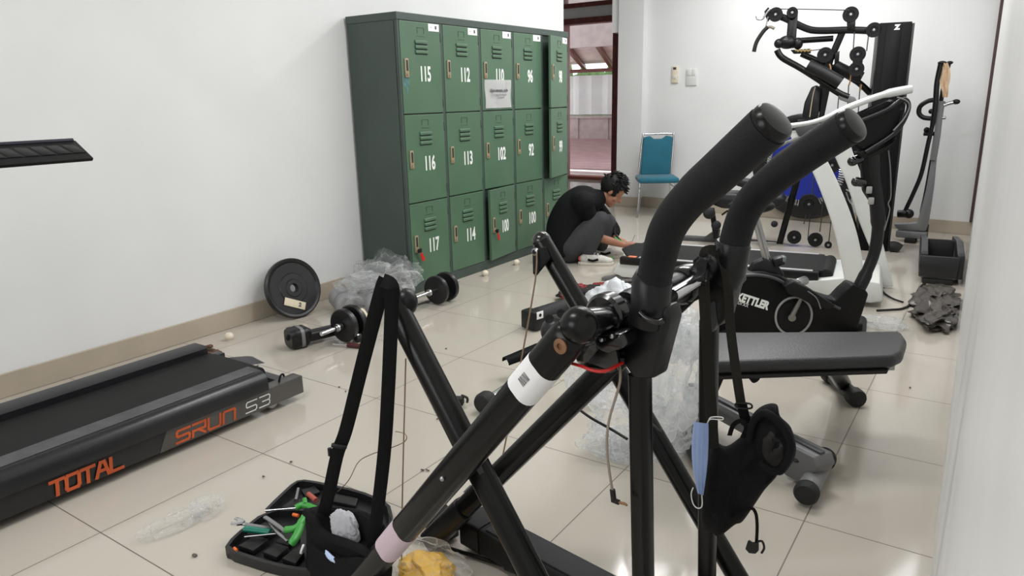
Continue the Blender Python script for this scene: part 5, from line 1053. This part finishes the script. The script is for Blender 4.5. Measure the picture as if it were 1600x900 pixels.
# ================================================================== black plastic shroud on the floor
sr = thing('motor_cover', 'open black plastic machine cover lying upside down by the right wall', 'cover', (-.3, 6.1, 0))
A_, B_ = W(1436, 442, z=.0), W(1493, 447, z=.0); sx = (B_ - A_).normalized(); sy = V((-sx.y, sx.x, 0)); sw_ = (B_ - A_).length
def sp3(u, v, z): return V((A_.x, A_.y, 0)) + sx * u * sw_ + sy * v + V((0, 0, z))
shm = mat('cover_black', (27, 27, 29), .45, bump=.1)
bm = B(); prism(bm, [sp3(0, .0, .05), sp3(1, .0, .05), sp3(1.03, .0, .2), sp3(-.05, .0, .2), sp3(-.06, .0, .12)], sy * .03, .006); obj('front_wall', bm, shm, sr)
for u_ in (-.04, .96):
    bm = B(); prism(bm, [sp3(u_, .03, .04), sp3(u_, .50, .04), sp3(u_, .95, .13), sp3(u_, .95, .19), sp3(u_, .40, .25), sp3(u_, .03, .21)], sx * .045, .006); obj('side_wall', bm, shm, sr)
    bm = B(); prism(bm, [sp3(u_, .06, .213), sp3(u_, .4, .252), sp3(u_, .93, .193), sp3(u_, .93, .188), sp3(u_, .4, .244), sp3(u_, .06, .206)], sx * .04 , .001); obj('side_strip', bm, dgrey, sr)
bm = B(); prism(bm, [sp3(.06, .42, .04), sp3(.94, .42, .04), sp3(.94, .42, .24), sp3(.80, .42, .25), sp3(.16, .42, .25), sp3(.06, .42, .24)], sy * .02, .004); obj('rear_wall', bm, rub, sr)
bm = B(); prism(bm, [sp3(.02, .03, .035), sp3(.98, .03, .035), sp3(.98, .44, .035), sp3(.02, .44, .035)], (0, 0, .015), .003); obj('inner_floor', bm, grey, sr)
bm = B(); prism(bm, [sp3(.08, .0, .0), sp3(.92, .0, .0), sp3(.92, .42, .0), sp3(.08, .42, .0)], (0, 0, .035), .004); obj('underside', bm, rub, sr)
# crumpled dark cloth pile, cord
bm = B(); billow(bm, W(1461, 490, z=.03), (.115, .26, .05), .5, 11, .002); billow(bm, W(1466, 465, z=.03), (.11, .2, .045), .5, 12, .002)
for v in bm.verts: v.co.x = min(v.co.x, RX(v.co.y) - .012)
tag(obj('crumpled_sheet', bm, mat('dark_taupe_film', (66, 61, 56), .32, bump=.4, bscale=20, var=.35, vscale=9)), 'crumpled dark grey plastic sheet on the floor by the right wall', 'plastic sheet')
cab('power_cord', 'black power cord curling on the floor beside the white treadmill base', [W(*q, z=.008) for q in ((1372, 442), (1380, 456), (1394, 466), (1411, 472))] , .006, rub, 'cord')
cab('power_cord', 'black power cord lying flat from under the treadmill toward the dark sheet', [W(*q, z=.008) for q in ((1370, 485), (1390, 484), (1410, 482), (1424, 474), (1432, 458), (1440, 446), (1446, 443))], .007, rub, 'cord')
tag((lambda b_: (billow(b_, W(1378, 503, z=.03), (.13, .08, .03), .25, 21, .002), obj('plastic_sleeve', b_, film('sleeve_film', (232, 236, 238), .15, .7, 4), ang=170))[-1])(B()), 'flat clear plastic sleeve on the floor behind the right end of the bench', 'plastic sleeve')
# ================================================================== plastic film heap behind the frame
heap = thing('plastic_film_heap', 'big heap of crumpled clear plastic film on the floor behind the central hub', 'plastic film', W(1010, 690, z=0))
fb_ = film('clear_film', (234, 238, 240), .12, .55, 5); fc_ = film('cloudy_film', (232, 235, 237), .26, .75, 6)
for c_, sc_, am, sd, m_ in ((W(1045, 585, d=2.55), (.11, .11, .20), .45, 31, fc_), (W(1030, 640, z=.17), (.13, .12, .15), .5, 36, fb_), (W(995, 668, z=.12), (.16, .13, .13), .5, 32, fb_), (W(1058, 525, d=2.5), (.075, .08, .09), .5, 33, fc_), (W(925, 590, z=.12), (.09, .09, .11), .45, 34, fc_), (W(960, 690, z=.05), (.12, .09, .05), .45, 35, fb_)):
    bm = B(); billow(bm, c_, sc_, am, sd, .004); obj('film_fold', bm, m_, heap, ang=170)
tag((lambda b_: (billow(b_, W(958, 476, z=.13), (.17, .10, .13), .35, 37, .003), obj('white_plastic_sack', b_, mat('white_plastic_film', (214, 218, 222), .3, bump=.2, bscale=15), ang=170))[-1])(B()), 'white plastic sack on the floor behind the hub, beside the red and black bag', 'sack')
# plastic bag beside the lockers
tag((lambda b_: (billow(b_, W(606, 425, x=-3.62), (.19, .20, .13), .5, 43, .1), billow(b_, W(590, 440, z=.18), (.17, .17, .10), .55, 41, .1), billow(b_, W(562, 442, z=.18), (.10, .14, .05), .5, 42, .1), billow(b_, W(632, 425, z=.16), (.09, .08, .10), .5, 44, .02), [setattr(v, 'co', V((max(v.co.x, -3.845), min(v.co.y, LY0 - .012) if v.co.x < LX + .02 else v.co.y, v.co.z))) for v in b_.verts], obj('clear_plastic_bag', b_, film('thin_film', (226, 229, 230), .08, .5, 4.5), ang=170))[-1])(B()), 'big crumpled clear plastic bag leaning on the locker side over the dumbbells', 'plastic bag')
# plastic bottle wrapper at the front left, yellow bag
tag((lambda b_: (billow(b_, W(320, 793, z=.03), (.045, .055, .03), .3, 51, .002), billow(b_, W(278, 813, z=.025), (.035, .10, .026), .35, 52, .002, Matrix.Rotation(-.15, 3, 'Z')), obj('crushed_bottle', b_, film('bottle_film', (238, 240, 240), .05, .55, 14, .08), ang=170))[-1])(B()), 'crushed clear plastic bottle wrapper on the floor in front of the treadmill', 'plastic wrapper')
yb = thing('yellow_bag', 'clear plastic bag with yellow contents on the floor under the lower arm', 'bag', W(665, 880, z=0))
bm = B(); billow(bm, W(666, 890, z=.035), (.085, .07, .042), .2, 61, .004); obj('yellow_contents', bm, mat('yellow_plastic', (226, 178, 62), .5, var=.1, vscale=20), yb)
bm = B(); billow(bm, W(664, 887, z=.045), (.12, .085, .055), .3, 62, .001); obj('clear_bag', bm, film('bag_film', (240, 240, 240), .03, .45, 10, .08), yb, ang=170)
# ================================================================== weights by the wall
dk = mat('weight_plate_black', (22, 22, 24), .35, bump=.1, var=.1)
wp = thing('weight_plate', 'large black weight plate with a cream tag leaning against the left wall', 'weight plate', (-3.75, 2.93, 0))
pc = W(460, 470, x=-3.72); Rp = .195; pa = V((.965, -.12, .28)).normalized(); pc.z = Rp * math.sqrt(1 - pa.z ** 2) + .002
bm = B(); lathe(bm, pc - pa * .02, pa, [(.028, 0), (.19, 0), (Rp, .006), (Rp, .032), (.186, .038), (.172, .034), (.165, .026), (.10, .024), (.094, .03), (.06, .03), (.055, .036), (.030, .036), (.026, .03), (.026, 0)], 56); obj('disc', bm, dk, wp, ang=30)
pu = V((0, 0, 1)) - pa * pa.z; pu.normalize(); pr_ = pu.cross(pa)
bm = B(); cc = pc + pa * .0 - pu * .105 - pr_ * .01; rr_ = (pr_ * math.cos(-.45) + pu * math.sin(-.45)); uu_ = pa.cross(rr_)
cc = pc + pa * .009 - pu * .10 - pr_ * .02
prism(bm, [cc + rr_ * a + uu_ * b_ for a, b_ in ((-.075, -.025), (.075, -.025), (.075, .025), (-.075, .025))], pa * .003, .001); tg = obj('tag_sticker', bm, mat('cream_sticker', (214, 204, 178), .7), wp)
bm = B(); text_bm(bm, '2', cc + rr_ * .035 + pa * .0045, rr_, uu_, .035, 1, .002); obj('sticker_number', bm, ink, tg, False)
dmg = mat('dumbbell_grey', (142, 142, 144), .42, var=.05)
def dumbbell(c, ang, lab, loc_first=None):
    d_ = V((math.cos(ang), math.sin(ang), 0)); db = thing('dumbbell', lab, 'dumbbell', V((c.x, c.y, 0)), 'grey vinyl dumbbells by the wall')
    for s_ in (-1, 1):
        o_ = V((c.x, c.y, c.z)) + d_ * .085 * s_; bm = B(); lathe(bm, o_ - d_ * s_ * .045, d_ * s_, [(0, 0), (.045, 0), (.068, .012), (.074, .035), (.074, .06), (.066, .082), (.045, .09), (.035, .088), (0, .086)], 24); obj('head', bm, dmg, db, ang=50)
    bm = B(); sweep(bm, [V(c) - d_ * .06, V(c), V(c) + d_ * .06], [.018, .02, .018], n=14); obj('grip', bm, dmg, db)
dumbbell(W(536, 470, z=.075), math.radians(150), 'grey vinyl dumbbell nearest the weight plate')
dumbbell(W(566, 474, z=.075), math.radians(20), 'grey vinyl dumbbell in front, just behind the barbell plates')
dumbbell(W(570, 455, z=.10) + V((0, .06, 0)), math.radians(120), 'grey vinyl dumbbell farthest back, half under the clear plastic bag')
# barbell
bb = thing('barbell', 'chrome barbell with black plates at both ends lying toward the lockers', 'barbell', (-3.0, 3.1, 0))
b0_, b1_ = W(502, 522, z=.105), W(716, 440, z=.105); bd_ = (b1_ - b0_).normalized()
bm = B(); sweep(bm, [b0_, b1_], .0125, n=14); obj('bar', bm, chrome, bb)
def plate(px, r, w_, off=0):
    t_ = min(1, max(0, (px - 502) / 214)); 
    # ray position along the bar
    best = min(range(400), key=lambda k: abs(proj(b0_ + (b1_ - b0_) * k / 400)[0] - px)); return b0_ + (b1_ - b0_) * best / 400
def proj(p):
    q_ = V(p) - EYE; return (800 + FOC * q_.dot(CR) / q_.dot(CF), 450 - FOC * q_.dot(CU) / q_.dot(CF))
for px, r_, w_, nm in ((538, .098, .035, 'plate'), (551, .105, .03, 'plate'), (557, .075, .04, 'plate'), (682, .098, .03, 'plate'), (697, .102, .032, 'plate')):
    p_ = plate(px, 0, 0); bm = B(); lathe(bm, p_ - bd_ * w_ / 2, bd_, [(.014, 0), (r_ * .94, 0), (r_, .005), (r_, w_ - .005), (r_ * .94, w_), (r_ * .8, w_ - .004), (r_ * .3, w_ - .004), (.014, w_)], 36); obj(nm, bm, dk, bb, ang=35)
p_ = plate(553, 0, 0); bm = B(); lathe(bm, p_ + bd_ * .03, bd_, [(.078, 0), (.0795, 0), (.0795, .018), (.078, .018)], 30)
bmesh.ops.delete(bm, geom=[v for v in bm.verts if (v.co - p_).dot(V((.6, -.5, 0))) < -.01], context='VERTS'); obj('masking_tape', bm, mat('cream_sticker', (214, 204, 178), .7), bb)
for px in (530, 566, 672): 
    p_ = plate(px, 0, 0); bm = B(); lathe(bm, p_ - bd_ * .02, bd_, [(.012, 0), (.022, 0), (.024, .006), (.024, .034), (.02, .04), (.012, .04)], 20); obj('collar', bm, chrome, bb)
# black stabiliser lying in front of the barbell
st_ = thing('stabiliser_bar', 'black flat machine foot bar with moulded end cap lying in front of the barbell', 'foot bar', (-3.1, 2.5, 0))
q0_, q1_ = W(470, 528, z=.05), W(524, 515, z=.05); qd = (q1_ - q0_).normalized()
bm = B(); sweep(bm, [q0_, q1_], 1, rrect(.075, .06, .02, 4), (0, 0, 1)); obj('bar', bm, blkp, st_)
bm = B(); sweep(bm, [q0_ - qd * .075 + V((0, 0, .012)), q0_ - qd * .06 + V((0, 0, .012)), q0_ + qd * .02 + V((0, 0, .01)), q0_ + qd * .04 + V((0, 0, .005))], [.85, 1, 1, .8], rrect(.125, .115, .035, 4), (0, 0, 1)); ec = obj('end_cap', bm, blkp, st_)
bm = B(); sweep(bm, [q0_ - qd * .02 + V((0, 0, .012)), q0_ + qd * .0 + V((0, 0, .012))], 1, rrect(.128, .118, .036, 4), (0, 0, 1)); obj('grey_band', bm, grey, ec)
bm = B(); ball(bm, q0_ - qd * .07 + V((0, 0, .02)), .02, (.5, 1, 1)); obj('cap_hole', bm, rub, ec)
# screwdriver, pliers-like bits by the barbell
sd_ = thing('screwdriver', 'screwdriver with dark red handle on the floor in front of the barbell', 'screwdriver', W(560, 541, z=0))
bm = B(); rtube(bm, W(543, 539, z=.014), W(572, 542, z=.014), .013); obj('handle', bm, mat('maroon_plastic', (70, 20, 26), .35), sd_)
bm = B(); sweep(bm, [W(520, 538, z=.014), W(543, 539, z=.014)], .0045, n=8); obj('shaft', bm, steel, sd_)
cl = thing('bar_clamp', 'small black and chrome clamp on the floor behind the dark red screwdriver', 'clamp', W(565, 528, z=0))
bm = B(); rtube(bm, W(556, 530, z=.025), W(572, 523, z=.03), .02); obj('jaw', bm, rub, cl); bm = B(); sweep(bm, spline([W(548, 532, z=.02), W(558, 524, z=.045), W(572, 520, z=.04)], 4), .008, n=8); obj('lever', bm, chrome, cl)
wr = thing('bar_wrench', 'grey flat wrench on the floor beside the barbell near the lockers', 'wrench', W(655, 476, z=0))
bm = B(); sweep(bm, [W(640, 479, z=.008), W(668, 471, z=.008)], 1, rrect(.02, .006, .002, 2), (0, 0, 1)); ball(bm, W(668, 471, z=.008), .022, (1, 1, .3)); obj('handle', bm, dgrey, wr)
# ================================================================== black roller and red bag
rl_ = thing('padded_roller', 'black padded roller with a white label on its end on the floor', 'roller', W(850, 512, z=0))
r0, r1 = W(836, 497, z=.065), W(895, 478, z=.065); rd_ = (r1 - r0).normalized()
bm = B(); rtube(bm, r0, r1, .06, .015, 28); obj('padding', bm, mat('black_padding', (18, 18, 20), .7, bump=.4, bscale=40), rl_)
bm = B(); rbox(bm, r0 - rd_ * .025, (.08, .12, .115), Matrix((rd_, V((-rd_.y, rd_.x, 0)), V((0, 0, 1)))).transposed(), .014); obj('end_block', bm, blkp, rl_)
bm = B(); rtube(bm, r0 - rd_ * .06, r0 - rd_ * .10, .025); bm.free()
bm = B(); sN = V((-rd_.y, rd_.x, 0)); sN = -sN if sN.y > 0 else sN; lbp = r0 - rd_ * .02 + V((0, 0, .035)) + sN * .060
rbox(bm, lbp, (.055, .004, .045), Matrix((rd_, -sN, V((0, 0, 1)))).transposed(), .001); lb_ = obj('white_label', bm, paper, rl_)
bm = B(); lathe(bm, lbp + sN * .002, sN, [(0, 0), (.011, 0), (.011, .001), (0, .001)], 18); obj('label_dot', bm, rub, lb_)
rb_ = thing('red_black_bag', 'crumpled red and black cloth bag on the floor behind the far swing arm', 'bag', W(925, 468, z=0))
bm = B(); crumple(bm, W(925, 462, z=.05), (.20, .13, .055), .3, 2.6, 71, 4, .002); obj('black_cloth', bm, mat('black_cloth', (28, 22, 22), .8, bump=.3), rb_)
bm = B(); crumple(bm, W(900, 458, z=.05), (.10, .10, .06), .3, 2.6, 72, 4, .002); crumple(bm, W(940, 455, z=.04), (.10, .12, .05), .3, 2.6, 73, 4, .002); obj('red_cloth', bm, mat('dark_red_cloth', (120, 26, 26), .7, bump=.3), rb_)
# small black clip near the left swing arm
cp_ = thing('plastic_clip', 'small black plastic clip on the floor beside the left swing arm', 'clip', W(720, 626, z=0))
bm = B(); rbox(bm, W(716, 626, z=.02), (.05, .04, .035), Matrix.Rotation(.4, 3, 'Z'), .006); obj('clip_body', bm, rub, cp_)
bm = B(); sweep(bm, spline([W(722, 618, z=.03), W(730, 622, z=.05), W(730, 628, z=.02)], 4), .006, n=8); obj('clip_arm', bm, rub, cp_)
# ================================================================== open tool case with tools
tcs = thing('tool_case', 'open black moulded tool case on the floor under the left pouch bag', 'tool case', W(480, 840, z=0))
casem = mat('case_black', (24, 24, 26), .42, bump=.15, bscale=60); casei = mat('case_inner', (14, 14, 15), .5)
def tray(poly, nm, z0=.0, h=.035, lift=0):
    C_ = [W(*q, z=z0 + h) for q in poly]; C_ = [V((p.x, p.y, 0)) for p in C_]; cen = sum(C_, V()) / len(C_)
    bm = B(); prism(bm, [p + V((0, 0, z0)) for p in C_], (0, 0, .012), .003); base_ = obj(nm, bm, casem, tcs)
    bm = B(); P = [p + V((0, 0, z0 + h)) for p in C_]; P2 = []
    for i in range(len(P)): P2 += [P[i] * .8 + P[(i + 1) % len(P)] * .2, P[i] * .2 + P[(i + 1) % len(P)] * .8]
    sweep(bm, P2, 1, rrect(.012, h * 2, .004, 2), (0, 0, 1), closed=True)
    for v in bm.verts: v.co.z = max(v.co.z, z0 + .001); v.co.z = min(v.co.z, z0 + h)
    obj('rim', bm, casem, base_)
    return C_, base_
TA, ba_ = tray([(352, 857), (366, 838), (414, 800), (470, 792), (560, 800), (600, 830), (560, 885), (500, 893), (430, 882)], 'tray')
TB, bb__ = tray([(414, 798), (432, 780), (462, 752), (478, 750), (560, 767), (606, 786), (612, 812), (604, 835), (560, 805), (470, 795)], 'lid')
def cell(q0, q1, q2, q3, z=.012, h=.02, par=None):
    P = [W(*q, z=z + h) for q in (q0, q1, q2, q3)]; bm = B(); prism(bm, [V((p.x, p.y, z)) for p in P], (0, 0, h), .003); return obj('moulded_insert', bm, casei, par or ba_, ang=30)
cell((372, 852), (398, 836), (420, 842), (396, 860)); cell((410, 862), (432, 848), (452, 854), (432, 870)); cell((440, 872), (458, 858), (476, 862), (462, 880)); cell((384, 834), (414, 815), (440, 822), (412, 840)); cell((430, 846), (448, 834), (470, 840), (450, 852), h=.014)
cell((470, 765), (492, 758), (500, 768), (478, 776), par=bb__, h=.012); cell((520, 770), (560, 778), (556, 790), (516, 782), par=bb__, h=.012); cell((440, 792), (462, 776), (480, 782), (460, 794), par=bb__, h=.014)
bm = B(); ball(bm, W(574, 808, z=.05), .03, (1, .8, .9)); bm.free()
def tool(nm, lab, cat, parts, grp=None):
    t_ = thing(nm, lab, cat, parts[0][1][0].copy(), grp)
    for (pn_, pts, r, m, *sec) in parts:
        bm = B(); P = spline(pts, 5) if len(pts) > 2 else pts; sweep(bm, P, 1 if sec else r, sec[0] if sec else None, (0, 0, 1) if sec else None, n=10); obj(pn_, bm, m, t_, ang=50)
    return t_
w0, w1 = W(376, 818, z=.055), W(424, 826, z=.05); wd_ = (w1 - w0).normalized(); wsd = V((-wd_.y, wd_.x, 0))
wt = thing('spanner', 'chrome open-ended spanner sticking out of the tool case on the left', 'spanner', w0)
bm = B(); sweep(bm, [w0, w1], 1, rrect(.014, .006, .002, 2), (0, 0, 1)); obj('shank', bm, steel, wt)
bm = B(); prism(bm, [w0 + wd_ * a + wsd * b_ for a, b_ in ((.012, .008), (-.004, .018), (-.026, .018), (-.030, .010), (-.014, .007), (-.010, -.004), (-.028, -.008), (-.024, -.018), (-.004, -.016), (.012, -.008))], (0, 0, .008), .0015); obj('open_jaw', bm, chrome, wt)
tg_ = mat('teal_glass_plastic', (16, 110, 92), .2)
tool('precision_knife', 'teal translucent tool handle lying under the chrome spanner', 'tool', [('handle', [W(382, 826, z=.05), W(422, 831, z=.05)], .008, tg_, rrect(.022, .014, .005, 2))])
tool('hex_key', 'thin steel rod lying across the front tray of the tool case', 'hex key', [('rod', [W(382, 839, z=.05), W(440, 833, z=.05)], .0028, steel)])
tool('screwdriver', 'long steel screwdriver with green handle across the top of the tool case', 'screwdriver', [('shaft', [W(414, 798, z=.06), W(462, 794, z=.06)], .0032, chrome), ('handle', [W(462, 794, z=.06), W(474, 789, z=.065), W(492, 795, z=.06), W(500, 800, z=.055)], .011, greenp), ('handle_knob', [W(476, 780, z=.075), W(477, 788, z=.07)], .008, greenp)])
gp_ = tool('green_pliers', 'steel pliers with big green grips standing in the tool case', 'pliers', [('jaw', [W(414, 808, z=.07), W(432, 820, z=.07), W(448, 832, z=.065)], .007, steel, rrect(.014, .008, .003, 2)), ('jaw', [W(422, 816, z=.06), W(434, 832, z=.06), W(450, 846, z=.06)], .006, steel, rrect(.012, .008, .003, 2))])
bm = B(); P = spline([W(444, 828, z=.075), W(460, 826, z=.08), W(470, 818, z=.085), (W(476, 806, z=.09))], 5); sweep(bm, P, [.006] + [.011] * 14 + [.008], n=12); obj('grip', bm, greenp, gp_)
bm = B(); P = spline([W(472, 812, z=.085), W(466, 832, z=.075), W(458, 846, z=.07), W(454, 851, z=.065)], 5); sweep(bm, P, [.010] + [.013] * 12 + [.011] * 2 + [.007], n=12); obj('grip', bm, greenp, gp_)
tool('orange_bit', 'orange tipped driver bit in the middle of the tool case', 'driver bit', [('tip', [W(458, 804, z=.05), W(466, 806, z=.05)], .006, mat('orange_plastic', (226, 110, 40), .4))])
tool('orange_bit', 'small orange tip in the front corner of the tool case', 'driver bit', [('tip', [W(366, 856, z=.045), W(370, 860, z=.045)], .004, mat('orange_plastic', (226, 110, 40), .4))])
tool('socket_bar', 'short steel socket bar in the lid of the tool case', 'socket bar', [('bar', [W(462, 782, z=.03), W(466, 764, z=.03)], .006, steel)])
tool('hand_tool', 'dull red tool handle lying in the lid of the tool case', 'tool', [('grip', [W(482, 772, z=.04), W(494, 782, z=.04)], .009, mat('dull_red', (168, 84, 72), .5))])
tool('tool_bit', 'white tipped rod standing at the front edge of the tool case', 'tool', [('rod', [W(470, 864, z=.05), W(474, 852, z=.05)], .004, paper)])
tool('case_wire', 'thin black wire curling at the right end of the tool case', 'wire', [('wire', [W(606, 800, z=.03), W(612, 815, z=.04), W(606, 828, z=.03)], .0022, rub)])
# ================================================================== debris on the floor
rust = mat('rusty_metal', (92, 66, 56), .6, .3, var=.3, vscale=40)
for (pts, lab) in ((((308, 545), (318, 543), (328, 541)), 'rusty bolt rod at the far end of the left treadmill'), (((314, 550), (330, 552), (342, 551)), 'rusty hooked bracket lying beyond the left treadmill'), (((322, 546), (332, 547), (338, 549)), 'short rusty pin between the two rods beyond the left treadmill')):
    o = tag((lambda b_: (sweep(b_, spline([W(*q, z=.012) for q in pts], 4), .010, n=8), ball(b_, W(*pts[-1], z=.012), .018, (1, 1, .6), 10), obj('rusty_rod', b_, rust))[-1])(B()), lab, 'rod', 'rusty bits beyond the treadmill')
random.seed(12)
grit = mat('grit', (88, 84, 78), .8)
for k, (px, py) in enumerate(((352, 560), (360, 570), (372, 566), (345, 556), (395, 585), (402, 572), (388, 577), (697, 545), (683, 655), (712, 650), (560, 560), (548, 542), (455, 722), (412, 745), (304, 868), (540, 612), (530, 605), (660, 735), (668, 735), (1422, 606))):
    p_ = W(px, py, z=.003); bm = B(); crumple(bm, p_ + V((0, 0, .002)), (random.uniform(.004, .012), random.uniform(.003, .007), .003), .4, 2, k, 1)
    o = tag(obj('grit_crumb', bm, grit), 'tiny dark crumb of debris on the tiled floor', 'debris', 'crumbs of debris on the floor tiles')
